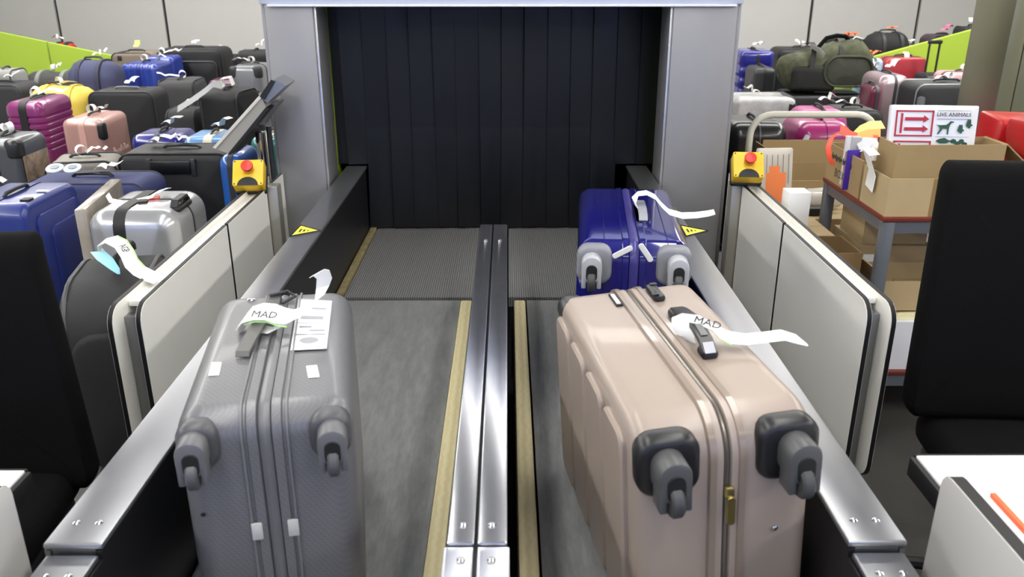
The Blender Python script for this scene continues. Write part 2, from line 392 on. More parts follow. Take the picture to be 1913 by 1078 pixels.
def estop(label, px, py, y, rz):
    p = PY(px, py, y); r = empty('emergency_stop_box', label, 'emergency button', p, rz); r.scale = (1.12, 1.12, 1.12)
    M = Matrix.Rotation(R(38), 4, 'X')       # faces the camera and up: local -y tilts up
    YEL = mat('#ecc22c', .45)
    MB().rloft('y', (.112, .055, .105), .008, edge_prof(.055, .004, 2), M=Matrix.Rotation(R(-38), 4, 'X'), n=3, cap=0).build('housing', YEL, r)
    MB().rloft('y', (.116, .02, .11), .008, edge_prof(.02, .003, 2), M=Matrix.Rotation(R(-38), 4, 'X') @ Matrix.Translation((0, .038, -.002)), n=3, cap=0).build('back_plate', BLACK, r)
    MB().extr([(.038 * math.cos(R(t)), -.0525 + .034 * math.sin(R(t))) for t in range(0, 181, 20)], 'y', -.03, -.0285, M=Matrix.Rotation(R(-38), 4, 'X')).build('cable_notch', BLACK, r)
    Mb = Matrix.Rotation(R(-38), 4, 'X') @ Matrix.Translation((.002, -.0275, .012)) @ Matrix.Rotation(R(90), 4, 'X')
    MB().lathe([(.019, 0), (.019, .006)], 14, M=Mb).build('collar', mat('#c99d1c', .5), r)
    bt = MB().lathe([(.0135, .006), (.0135, .018), (.021, .026), (.0225, .032), (.021, .036), (.012, .039), (.001, .0395)], 18, M=Mb).build('red_button', mat('#d83a30', .4), r)
    for sx in (-1, 1):
        for sz in (-1, 1): MB().lathe([(.003, 0), (.003, .001)], 8, M=Matrix.Rotation(R(-38), 4, 'X') @ Matrix.Translation((sx * .048, -.0275, sz * .045)) @ Matrix.Rotation(R(90), 4, 'X')).build('screw', DGREY, r)
    MB().bbox(-.02, .02, .03, .06, -.075, .02, .004).build('bracket', DGREY, r)
estop('yellow emergency stop box below the tilted terminal', 466, 328, 3.46, 6)
estop('yellow emergency stop box on right barrier post', 1396, 313, 3.50, -6)
# tilted terminal on a post
t = empty('terminal', 'tilted grey wedge shaped terminal on steel post', 'terminal', (-1.10, 3.66, TP)); I = inv(t)
MB().tube([I @ Vector((-1.085, 3.70, 0.3)), I @ Vector((-1.085, 3.70, .97))], .022, 14).build('post', CHROME, t)
MB().tube([I @ Vector((-1.055, 3.73, .3)), I @ Vector((-1.055, 3.73, .99))], .012, 10).build('post', DGREY, t)
def tp(px, py, y): v = I @ PY(px, py, y); return (v.x, v.z)
poly = [tp(397, 276, 3.5), tp(426, 287, 3.5), tp(497, 201, 3.5), tp(489, 183, 3.5), tp(484, 181, 3.5)]
yy = (I @ Vector((0, 3.5, 0))).y
MB().extr(poly, 'y', yy, yy + .25).build('wedge_body', mat('#97948c', .5), t, smooth=0)
poly2 = [tp(426, 288, 3.5), tp(432, 289, 3.5), tp(503, 203, 3.5), tp(497, 200, 3.5)]
MB().extr(poly2, 'y', yy - .004, yy + .25).build('black_edge', BLACK, t, smooth=0)
poly3 = [tp(398, 275, 3.5), tp(483, 180, 3.5), tp(489, 182, 3.5), tp(404, 277, 3.5)]
MB().extr(poly3, 'y', yy - .006, yy + .26).build('front_rim', mat('#cfccc2', .45), t, smooth=0)
poly4 = [tp(483, 182, 3.5), tp(500, 192, 3.5), tp(534, 160, 3.5), tp(512, 148, 3.5)]
hd = MB().extr(poly4, 'y', yy + .0, yy + .16).build('head', mat('#8d9096', .3, .6), t, smooth=0)
MB().extr([tp(486, 179, 3.5), tp(495, 186, 3.5), tp(514, 152, 3.5), tp(507, 149, 3.5)], 'y', yy - .008, yy + .0).build('dark_window', BLACK, hd, smooth=0)
MB().extr([tp(470, 240, 3.5), tp(482, 240, 3.5), tp(512, 196, 3.5), tp(500, 196, 3.5)], 'y', yy + .08, yy + .16).build('arm', mat('#7a7a78', .4, .4), t, smooth=0)

# ================================================================== DESKS, CHAIRS
def desk(label, sg, X0, Xp, yback, yp):
    d = empty('desk', label, 'desk', (X0, yback, 0)); T = inv(d).translation; zt = .72
    xa, xb = (X0, X0 + 1.3) if sg > 0 else (X0 - 1.3, X0)
    MB().bbox(xa, xb, .1, yback, zt - .03, zt, .002).build('desk_top', mat('#f4f4f4', .3), d, loc=T)
    e0, e1 = (xa - .014, xa - .001) if sg > 0 else (xb + .001, xb + .014)
    MB().bbox(e0, e1, .1, yback, zt - .045, zt - .002, .004).build('black_edge', BLACK, d, loc=T)
    MB().bbox(xa, xb, yback + .001, yback + .012, zt - .045, zt - .003, .003).build('black_edge', BLACK, d, loc=T)
    for y in (.15, yback - .1):
        for x in (xa + .05, xb - .1): MB().bbox(x, x + .05, y, y + .05, 0, zt - .03, .003).build('leg', DGREY, d, loc=T)
    zp = .80; r = .03
    def ol(i): return [(.1, .25), (.1, zp - i), (yp - r, zp - i)] + [(yp - r + (r - i) * math.sin(R(t)), zp - r + (r - i) * math.cos(R(t))) for t in (0, 22, 45, 67, 90)] + [(yp - i, .25)]
    tr = MB().extr(ol(0), 'x', Xp - .012, Xp + .012).build('edge_trim', BLACK, d, loc=T)
    a, b = (Xp - .014, Xp + .004) if sg > 0 else (Xp - .004, Xp + .014)
    MB().extr(ol(.001), 'x', a, b).build('privacy_panel', mat('#cfcdc8', .45), d, loc=T)
    return d
desk('white desk at lower right with grey privacy panel', 1, .83, .80, 1.475, 1.30)
desk('white desk corner at lower left with pale side panel', -1, -.955, -.90, 1.43, 1.28)
o = MB().bbox(.912, 1.08, .75, 1.33, .7205, .728, .002).build('folder', mat('#e8e4e0', .5)); tag(o, 'folder with orange edge lying on right desk', 'folder')
MB().box(.902, .911, .75, 1.33, .7205, .7295).build('orange_edge', mat('#f2693c', .5), o, smooth=0)
def chair(label, X, Y, rz, top, bot, wt, wb, seat=True, seath=.46):
    c = empty('office_chair', label, 'chair', (X, Y, 0), rz); H = top - bot
    def tap(q):
        u = (q.z + H / 2) / H; k = wb + (wt - wb) * min(1, max(0, (u - .12) / .45)) - .03 * max(0, .12 - u) / .12
        return Vector((q.x * k, q.y - .035 * math.sin(u * 3.1) + .10 * (u - .5) - .25 * q.x * q.x, q.z))
    prof = edge_prof(.09, .035, 4)
    MB().rloft('y', (1, .09, H), .05, prof, M=Matrix.Translation((0, .0, (top + bot) / 2)), n=6, cap=5, bulge=.012, taper=tap).build('backrest', BLACKF, c)
    if seat:
        MB().rloft('z', (.52, .50, .10), .09, edge_prof(.10, .04, 4), M=Matrix.Translation((0, -.27, seath - .05)), n=6, cap=3, bulge=.012).build('seat', BLACKF, c)
        MB().rloft('z', (.47, .46, .04), .07, edge_prof(.04, .01, 2), M=Matrix.Translation((0, -.27, seath - .13)), n=4, cap=0).build('seat_shell', BLACK, c)
    MB().bbox(-.04, .04, .05, .075, seath - .14, top - .25, .004).build('back_support', BLACK, c)
    MB().bbox(-.04, .04, -.27, .06, seath - .16, seath - .145, .004).build('bracket', BLACK, c)
    MB().tube([(0, -.27, .1), (0, -.27, seath - .15)], .03, 12).build('gas_lift', DGREY, c)
    for k in range(5):
        a = R(72 * k + 20); e = Vector((.28 * math.cos(a), -.27 + .28 * math.sin(a), .075))
        l = MB().tube([(0, -.27, .11), e], [.025, .016], 8).build('base_leg', BLACK, c)
        MB().lathe([(.026, -.012), (.028, -.006), (.028, .006), (.026, .012)], 12, M=Matrix.Translation((e.x, e.y, .028)) @ Matrix.Rotation(R(90), 4, 'X')).build('caster', BLACK, l)
chair('black fabric office chair behind the right desk', 1.40, 2.12, -4, 1.182, .50, .57, .64, seath=.50)
chair('black fabric office chair at left behind desk corner', -1.375, 1.93, 6, 1.05, .40, .50, .64)

# ================================================================== SUITCASES
def case_tag(root, p, ang, kind='loop', L=.2, w=.034, m=None, seed=0):
    """paper baggage tag looped round a handle at local point p, running off along ang"""
    d = Vector((math.cos(R(ang)), math.sin(R(ang)), 0)); wv = Vector((-d.y, d.x, 0)); p = Vector(p); rd = random.Random(seed)
    m = m or PAPER; up = Vector((0, 0, 1))
    if kind == 'loop':
        pts = [p + d * (.03 * math.cos(R(a)) - .015) + up * (.03 * math.sin(R(a)) + .012) for a in range(260, -31, -29)]
        ex = [p + d * (.03 + L * k / 5) + up * (.006 + rd.uniform(.0, .02) + .03 * k / 5 * rd.uniform(-.3, 1)) for k in range(1, 6)]
        MB().ribbon(pts + ex, wv + up * rd.uniform(-.4, .4), w).build('luggage_tag', m, root)
    elif kind == 'flag':
        pts = [p + d * .02 * k + up * (.02 + .02 * math.sin(k)) for k in range(4)] + [p + d * (.07 + .03 * k) + up * (.03 + rd.uniform(0, .05)) for k in range(3)]
        MB().ribbon(pts, wv, w * 1.5).build('luggage_tag', m, root)
    elif kind == 'hang':
        f = Vector((d.x, d.y, 0)); pts = [p + up * .015, p + f * .03 + up * .02, p + f * .06 + up * .0, p + f * .075 - up * .05, p + f * .08 - up * .1]
        MB().ribbon(pts, wv, w * 1.5).build('luggage_tag', m, root)
def handle(root, M, L, m, h=.03, r=.009, name='handle'):
    h *= .8; pts = [(-L / 2, 0, 0), (-L / 2, 0, h * .6), (-L / 2 + .015, 0, h), (0, 0, h * 1.12), (L / 2 - .015, 0, h), (L / 2, 0, h * .6), (L / 2, 0, 0)]
    return MB().tube([M @ Vector(p) for p in pts], r, 8).build(name, m, root)
def wheel(root, x, y, z, m_h, m_f, m_w, s=1.0, sx=1, name='wheel_housing', hw=.1, hh=.1):
    """caster on the near end face (local -y) near a corner; y = face plane"""
    h = MB().rloft('y', (hw, .05, hh), .03 * s, edge_prof(.05, .014, 3), M=Matrix.Translation((x, y + .010, z)), n=5, cap=1).build(name, m_h, root)
    xo = x + sx * .014 * s
    f = MB().rloft('y', (.052 * s, .05 * s, .07 * s), .025 * s, edge_prof(.05 * s, .006, 2), M=Matrix.Translation((xo, y - .032 * s, z + .002)), n=5, cap=0).build('fork', m_f, h)
    for sd in (-1, 1): MB().bbox(xo + sd * .019 * s - .006 * s, xo + sd * .019 * s + .006 * s, y - .056 * s, y - .02 * s, z - .048 * s, z, .003).build('fork_arm', m_f, h)
    MB().lathe([(.024 * s, -.010 * s), (.028 * s, -.006 * s), (.028 * s, .006 * s), (.024 * s, .010 * s)], 18, M=Matrix.Translation((xo, y - .046 * s, z - .03 * s)) @ Matrix.Rotation(R(90), 4, 'Y')).build('wheel', m_w, h)
    MB().rloft('y', (.028 * s, .004, .045 * s), .013 * s, edge_prof(.004, .001, 1), M=Matrix.Translation((xo, y - .0575 * s, z - .006 * s)), n=4, cap=0).build('fork_slot', BLACK, h)
    return h

# ------------------------------------------------------------------ grey suitcase, left lane
def topframe(root, px, py, z):
    M = inv(root); o = M @ CAM; d = M.to_3x3() @ ray(px, py); return o + d * ((z - BZ - o.z) / d.z)
G = empty('suitcase', 'dark grey carbon textured suitcase with wheels towards viewer on left belt', 'suitcase', (-.492, 1.628, BZ + .008), 10)
GW, GL, GH = .315, .62, .505
def carbon():
    m = mat('#87878a', .38, .15, coat=.1); m = m.copy(); nt = m.node_tree; L = nt.links; b = nt.nodes['Principled BSDF']
    tc = nt.nodes.new('ShaderNodeTexCoord'); mp = nt.nodes.new('ShaderNodeMapping'); mp.inputs['Rotation'].default_value = (R(45), R(45), R(45))
    mp.inputs['Scale'].default_value = (260, 260, 260); ck = nt.nodes.new('ShaderNodeTexChecker'); ck.inputs['Scale'].default_value = 1
    L.new(tc.outputs['Object'], mp.inputs[0]); L.new(mp.outputs[0], ck.inputs[0])
    ck.inputs[1].default_value = lin('#636366'); ck.inputs[2].default_value = lin('#6f6f72'); L.new(ck.outputs[0], b.inputs['Base Color'])
    return m
GM = carbon()
def big_shell(root, W, L, H, m, mz, rad, r, groove=.02, zw=.014, steps=(), names=('shell', 'zip_band')):
    """two half shells split along x = 0; cross-section in yz"""
    for sg in (-1, 1):
        w = W / 2 - zw / 2 - .001
        lip = [(-sg * w / 2, -.006)] if 0 else []
        prof = edge_prof(w, r, 6) if sg > 0 else edge_prof(w, r, 6)
        # r only at the outer end
        outer = [(w / 2 - r * (1 - math.sin(R(a))), r * (1 - math.cos(R(a)))) for a in (0, 15, 30, 45, 60, 75, 90)]
        prof = [(-w / 2, .002), (-w / 2 + .002, -.004), (-w / 2 + groove * .6, -.004), (-w / 2 + groove * .7, 0)] + [(t, i) for t, i in outer]
        prof = [(t * sg, i) for t, i in prof]
        MB().rloft('x', (w, L, H), rad, prof, M=Matrix.Translation((sg * (zw / 2 + .001 + w / 2), 0, H / 2)), n=8, cap=3, bulge=.006).build(names[0], m, root)
    MB().rloft('x', (zw, L, H), rad, [(-zw / 2, .004), (-zw / 2, .002), (-zw / 4, -.001), (0, -.003), (zw / 4, -.001), (zw / 2, .002), (zw / 2, .004)], M=Matrix.Translation((0, 0, H / 2)), n=8, cap=0).build(names[1], mz, root)
big_shell(G, GW, GL, GH, GM, mat('#707072', .4, .2), .055, .05, groove=.03, zw=.022)
for x in (-.040, .040):
    MB().rloft('x', (.008, GL, GH), .055, [(-.004, .003), (-.002, -.0055), (.002, -.0055), (.004, .003)], M=Matrix.Translation((x, 0, GH / 2)), n=8, cap=0).build('zip_bead', mat('#6a6a6c', .4), G)
GRW = mat('#48484b', .4); GRW2 = mat('#5e5e61', .4)
for x, sx in ((-GW / 2 + .042, -1), (GW / 2 - .042, 1)):
    for z in (GH - .055, .055): wheel(G, x, -GL / 2, z, GRW, GRW2, GRW, 1.0, sx * .3, hw=.075, hh=.09)
MB().bbox(-.05, .05, GL / 2 - .004, GL / 2 + .012, GH / 2 - .1, GH / 2 + .1, .004).build('handle_recess', DGREY, G)
# side handle strap lying along the top, left of the zip
a = topframe(G, 455, 668, BZ + GH); b_ = topframe(G, 520, 575, BZ + GH); dd = (b_ - a); wv = Vector((-dd.y, dd.x, 0)).normalized()
pts = [a + dd * q + Vector((0, 0, h)) for q, h in ((-.02, .004), (.0, .012), (.12, .016), (.35, .022), (.6, .022), (.85, .014), (1, .002))]
MB().ribbon(pts, wv, .028, .007).build('handle', mat('#5b5a57', .45), G)
lk = topframe(G, 512, 566, BZ + GH)
MB().bbox(lk.x - .016, lk.x + .016, lk.y - .04, lk.y + .03, GH - .004, GH + .010, .004).build('lock', mat('#3a3a3a', .4), G)
MB().tube([lk + Vector((.02, -.02, .006)), lk + Vector((.05, .0, .014)), lk + Vector((.03, .03, .016)), lk + Vector((-.01, .02, .012))], .004, 6).build('zip_pull', DGREY, G)
st = topframe(G, 470, 562, BZ + GH)
MB().lathe([(.010, GH), (.010, GH + .004), (.006, GH + .006)], 12, M=Matrix.Translation((st.x, st.y, 0))).build('stud', CHROME, G)
# travel sticker
def top_rect(root, quad, z, m, name, lift=.0006, parent=None):
    P = [topframe(root, px, py, z) for px, py in quad]
    mb = MB().add([p + Vector((0, 0, lift)) for p in P] + [p + Vector((0, 0, lift + .0005)) for p in P], [(0, 1, 2, 3), (4, 5, 6, 7), (0, 1, 5, 4), (1, 2, 6, 5), (2, 3, 7, 6), (3, 0, 4, 7)])
    return mb.build(name, m, parent or root, smooth=0)
ZG = BZ + GH
film = top_rect(G, [(543, 658), (611, 655), (621, 565), (558, 561)], ZG, mat('#b6b7bb', .12), 'clear_sticker', .004)
def uvq(q, u0, v0, u1, v1):
    (ax, ay), (bx_, by), (cx, cy), (dx, dy) = q
    f = lambda u, v: ((ax * (1 - u) + bx_ * u) * (1 - v) + (dx * (1 - u) + cx * u) * v, (ay * (1 - u) + by * u) * (1 - v) + (dy * (1 - u) + cy * u) * v)
    return [f(u0, v0), f(u1, v0), f(u1, v1), f(u0, v1)]
Q = [(543, 658), (611, 655), (621, 565), (558, 561)]
WST = mat('#e4e4ea', .35); GST = mat('#8f9095', .4)
for v0, v1 in ((.07, .28), (.31, .51), (.53, .72), (.74, .97)):
    top_rect(G, uvq(Q, .05, v0, .9, v1), ZG, WST, 'white_print', .0048, film)
mm = MB(); oq = uvq(Q, .2, .11, .75, .24); P = [topframe(G, *q, ZG) for q in oq]
c0 = sum(P, Vector()) / 4; ux = (P[1] - P[0]) / 2; uy = (P[3] - P[0]) / 2
mm.add([c0 + ux * math.cos(R(t)) + uy * math.sin(R(t)) + Vector((0, 0, .0058)) for t in range(0, 360, 30)], [tuple(range(12))])
mm.build('grey_print', GST, film, smooth=0)
for u0, v0, u1, v1 in ((.45, .36, .88, .39), (.15, .43, .5, .46), (.15, .60, .8, .66), (.3, .80, .85, .83), (.1, .29, .4, .302), (.55, .29, .9, .302)):
    top_rect(G, uvq(Q, u0, v0, u1, v1), ZG, GST, 'grey_print', .0056, film)
l1 = top_rect(G, [(389, 703), (409, 702), (414, 678), (396, 678)], ZG, PAPER, 'barcode_label', .001)
for k in range(5): top_rect(G, uvq([(389, 703), (409, 702), (414, 678), (396, 678)], .2 + .13 * k, .15, .26 + .13 * k, .85), ZG, GST, 'bar', .0018, l1)
top_rect(G, [(576, 707), (597, 705), (592, 683), (572, 685)], ZG, PAPER, 'paper_label', .001)
for sx in (-1, 1):
    MB().bbox(sx * .033 - .010, sx * .033 + .010, -GL / 2 - .0075, -GL / 2 - .002, GH - .265, GH - .228, .002).build('white_label', mat('#b9b9b4', .6), G)
MB().lathe([(.005, 0), (.004, .0015)], 8, M=Matrix.Translation((-.125, -GL / 2 - .001, GH - .2)) @ Matrix.Rotation(R(90), 4, 'X')).build('scuff', BLACK, G)
# tag with MAD
def world_ribbon(root, pts, wvs, w, m, name='luggage_tag'):
    I = inv(root); I3 = I.to_3x3()
    return MB().ribbon([I @ Vector(p) for p in pts], [I3 @ Vector(x) for x in wvs], w).build(name, m, root)
def P3(px, py, z): return PZ(px, py, z)
tz = ZG
gp = [(458, 612, .012), (452, 600, .030), (462, 588, .046), (482, 582, .054), (505, 583, .055), (524, 590, .050), (540, 592, .044), (562, 584, .044), (585, 572, .045), (597, 556, .055), (603, 536, .075), (606, 520, .10), (600, 510, .115), (592, 511, .116)]
pts = [P3(x, y, tz + h) for x, y, h in gp]
wvs = [Vector((.25, 1, .35))] * 9 + [Vector((.6, .8, .2)), Vector((.9, .4, .1)), Vector((1, .1, 0)), Vector((.9, .3, .2)), Vector((.8, .3, .4))]
tg = world_ribbon(G, pts, wvs, [.05, .056, .056, .056, .054, .052, .048, .04, .034, .03, .03, .034, .038, .038], PAPER)
world_ribbon(G, [p + Vector((0, -.026, -.0125)) for p in pts[2:7]], [Vector((.25, 1, .35))] * 5, .004, GREENTAG, 'green_edge')
I = inv(G)
text('MAD', .026, INK, G, I @ frame(P3(494, 588, tz + .0575), (1, -.12, -.02), (.1, 1, .45)))
world_ribbon(G, [P3(470, 612, tz + .014), P3(505, 617, tz + .02), P3(540, 600, tz + .03), P3(565, 585, tz + .04)], [Vector((.2, 1, .1))] * 4, .03, PAPER, 'tag_stub')

# ------------------------------------------------------------------ beige suitcase, right lane
B = empty('suitcase', 'large glossy beige suitcase with black corner wheels on right belt', 'suitcase', (.364, 1.625, BZ + .016), 8.3, ry=-3.8)
BW, BL, BH = .335, .695, .505
BM = mat('#998b80', .4, .05, coat=.15)
BZM = mat('#8f8c86', .25, .8)
big_shell(B, BW, BL, BH, BM, BZM, .078, .036, groove=.035, zw=.010)
for x in (-.027, .027):
    MB().rloft('x', (.020, BL, BH), .078, [(-.010, .003), (-.006, -.0075), (.006, -.0075), (.010, .003)], M=Matrix.Translation((x, 0, BH / 2)), n=8, cap=0).build('rim_bead', mat('#86776b', .3, .1, coat=.4), B)
ZB = BZ + BH
for sg in (-1, 1):      # raised face panels with grooves between
    for k in range(4):
        y0 = -BL / 2 + .05 + k * (BL - .1) / 4
        MB().rloft('x', (.016, (BL - .1) / 4 - .014, BH - .075), .03, [(-sg * .008, 0), (sg * .003, 0), (sg * .008, .006)], M=Matrix.Translation((sg * (BW / 2 + .004), y0 + (BL - .1) / 8, BH / 2)), n=4, cap=1, bulge=.001).build('face_panel', BM, B)
WB = mat('#1b1b1d', .35); WF = mat('#4a4a4b', .4); WW = mat('#3c3c3d', .5)
for x, sx in ((-BW / 2 + .058, -1), (BW / 2 - .058, 1)):
    for z in (BH - .07, .07): wheel(B, x, -BL / 2, z, WB, WF, WW, 1.15, sx * .35, hw=.115, hh=.118)
for x, z in ((-BW / 2 + .03, BH - .03),):
    sx = 1 if x > 0 else -1; sz = 1 if z > BH / 2 else -1
    MB().rloft('z', (.07, .09, .07), .03, edge_prof(.07, .032, 4), M=Matrix.Translation((x + .002, BL / 2 - .056, z - .008)), n=5, cap=1).build('corner_guard', WB, B)
def zbox(root, px, py, Z, sx, sy, h0, h1, m, name, r=.004, rz=0, parent=None):
    p = topframe(root, px, py, Z); hgt = h1 - h0
    M = Matrix.Translation((p.x, p.y, p.z + (h0 + h1) / 2)) @ Matrix.Rotation(R(rz), 4, 'Z')
    return MB().rloft('z', (sx, sy, hgt), r, edge_prof(hgt, min(r, hgt * .45), 2), M=M, n=3, cap=0).build(name, m, parent or root)
lt = zbox(B, 1224, 552, ZB, .028, .085, -.003, .016, WB, 'latch', .01)
zbox(B, 1224, 562, ZB, .018, .012, .016, .019, DGREY, 'latch_button', .003, 0, lt); zbox(B, 1220, 543, ZB, .018, .012, .016, .019, DGREY, 'latch_button', .003, 0, lt)
npl = zbox(B, 1150, 562, ZB, .016, .075, -.001, .005, BLACK, 'name_plate', .002); zbox(B, 1150, 562, ZB, .010, .062, .0045, .0058, mat('#cfd2d2', .3), 'name_card', .001, 0, npl)
# top handle
h0 = topframe(B, 1264, 590, ZB); h1 = topframe(B, 1326, 672, ZB); dd = h1 - h0
zbox(B, 1266, 596, ZB, .034, .05, -.003, .02, WB, 'handle_mount', .008); zbox(B, 1322, 664, ZB, .034, .04, -.003, .018, WB, 'handle_mount', .008)
wv = Vector((-dd.y, dd.x, 0)).normalized()
MB().ribbon([h0 + dd * q + Vector((0, 0, h)) for q, h in ((0, .016), (.15, .026), (.4, .036), (.65, .038), (.88, .03), (1, .014))], wv, .028, .011).build('handle', WB, B)
MB().ribbon([h0 + dd * q + Vector((0, 0, h)) for q, h in ((.66, .0445), (.85, .0385))], wv, .014, .002).build('handle_inlay', MGREY, B)
MB().ribbon([h0 + dd * q + Vector((0, 0, h)) for q, h in ((.93, .031), (1.02, .016))], wv, 0.022, .003).build('chrome_end', mat('#55555a', .2, .8), B)
# tag
bp = [(1284, 640, .012), (1276, 622, .035), (1276, 604, .055), (1294, 598, .066), (1318, 604, .066), (1338, 618, .056), (1362, 630, .046), (1395, 634, .046), (1430, 630, .052), (1462, 626, .056), (1490, 634, .05), (1509, 645, .046)]
pts = [P3(x, y, ZB + h) for x, y, h in bp]
wvs = [Vector((-.75, .66, .2))] * 3 + [Vector((-.65, .75, .25)), Vector((-.4, .9, .3)), Vector((-.1, 1, .3)), Vector((.05, 1, .25))] + [Vector((.05, 1, .2))] * 5
world_ribbon(B, pts, wvs, [.05, .056, .056, .056, .052, .048, .042, .038, .037, .037, .034, .006], PAPER)
world_ribbon(B, [p + v.normalized() * -.026 + Vector((0, 0, .0008)) for p, v in list(zip(pts, wvs))[2:7]], wvs[2:7], .004, GREENTAG, 'green_edge')
text('MAD', .026, INK, B, inv(B) @ frame(P3(1322, 603, ZB + .0675), (.9, -.42, -.12), (.4, .85, .42)))
for k, (a_, b2) in enumerate(((6.9, 7.6), (8.0, 8.9))):
    def lerp(L_, q): i = int(q); f = q - i; return L_[i] * (1 - f) + L_[min(i + 1, len(L_) - 1)] * f
    world_ribbon(B, [lerp(pts, a_) + Vector((0, 0, .0012)), lerp(pts, b2) + Vector((0, 0, .0012))], [Vector((.05, 1, .2))] * 2, .024, mat('#c8c8c4', .7), 'barcode')
# zip pull, stud on front
MB().rloft('y', (.018, .010, .022), .004, edge_prof(.010, .003, 2), M=Matrix.Translation((.002, -BL / 2 - .008, BH - .14)), n=3, cap=0).build('zip_slider', mat('#b9a76a', .25, .9), B)
MB().rloft('y', (.016, .004, .06), .007, edge_prof(.004, .001, 1), M=Matrix.Translation((.004, -BL / 2 - .014, BH - .178)), n=4, cap=0).build('zip_pull', mat('#b9a76a', .25, .9), B)
MB().lathe([(.006, 0), (.006, .003), (.003, .005)], 10, M=Matrix.Translation((.095, -BL / 2 + .0, BH - .24)) @ Matrix.Rotation(R(90), 4, 'X')).build('stud', CHROME, B)

# ------------------------------------------------------------------ blue suitcase, right lane
U = empty('suitcase', 'glossy royal blue suitcase with grey wheels near the curtain', 'suitcase', (.388, 2.60, BZ + .006), -5)
UW, UL, UH = .325, .69, .515
UM = mat('#17176a', .12, .05, coat=1); ZU = BZ + UH
big_shell(U, UW, UL, UH, UM, mat('#3a3578', .3), .06, .045, groove=.03, zw=.026)
for x in (-.085, .095): MB().rloft('x', (.006, UL, UH), .06, [(-.003, .003), (-.001, -.002), (.001, -.002), (.003, .003)], M=Matrix.Translation((x, 0, UH / 2)), n=8, cap=0).build('seam', mat('#141460', .2), U)
UG = mat('#7d7e84', .4); UG2 = mat('#a5a6aa', .35)
for x, sx in ((-UW / 2 + .05, -1), (UW / 2 - .05, 1)):
    for z in (UH - .06, .06): wheel(U, x, -UL / 2, z, UG, UG2, mat('#3a3a3c', .5), 1.1, sx * .5, hw=.1, hh=.115)
p = topframe(U, 1198, 400, ZU)
MB().rloft('z', (.045, .22, .006), .02, edge_prof(.006, .002, 1), M=Matrix.Translation((p.x, p.y, UH + .001)), n=5, cap=0).build('handle_recess', mat('#15155a', .2), U)
MB().ribbon([(p.x, p.y + d, UH + h) for d, h in ((-.10, .006), (-.085, .018), (-.03, .024), (.04, .024), (.085, .018), (.10, .004))], (1, 0, 0), .026, .009).build('handle', mat('#8e9096', .4), U)
up = [(1204, 398, .012), (1190, 388, .03), (1184, 374, .05), (1192, 362, .065), (1208, 360, .07), (1224, 368, .066), (1236, 383, .056), (1250, 396, .048), (1275, 403, .05), (1300, 402, .054), (1322, 399, .056), (1335, 396, .057)]
pts = [P3(x, y, ZU + h) for x, y, h in up]
world_ribbon(U, pts, [Vector((-.2, 1, .2))] * 3 + [Vector((.1, 1, .1))] * 9, [.035, .04, .042, .042, .044, .046, .048, .05, .05, .048, .045, .04], PAPER)
for dx, rz in ((-.035, 60), (.03, -35)):
    MB().rloft('y', (.016, .005, .062), .007, edge_prof(.005, .0015, 1), M=Matrix.Translation((dx, -UL / 2 - .012, UH - .018)) @ Matrix.Rotation(R(rz), 4, 'Y'), n=4, cap=0).build('zip_pull', mat('#d8d8d2', .35), U)

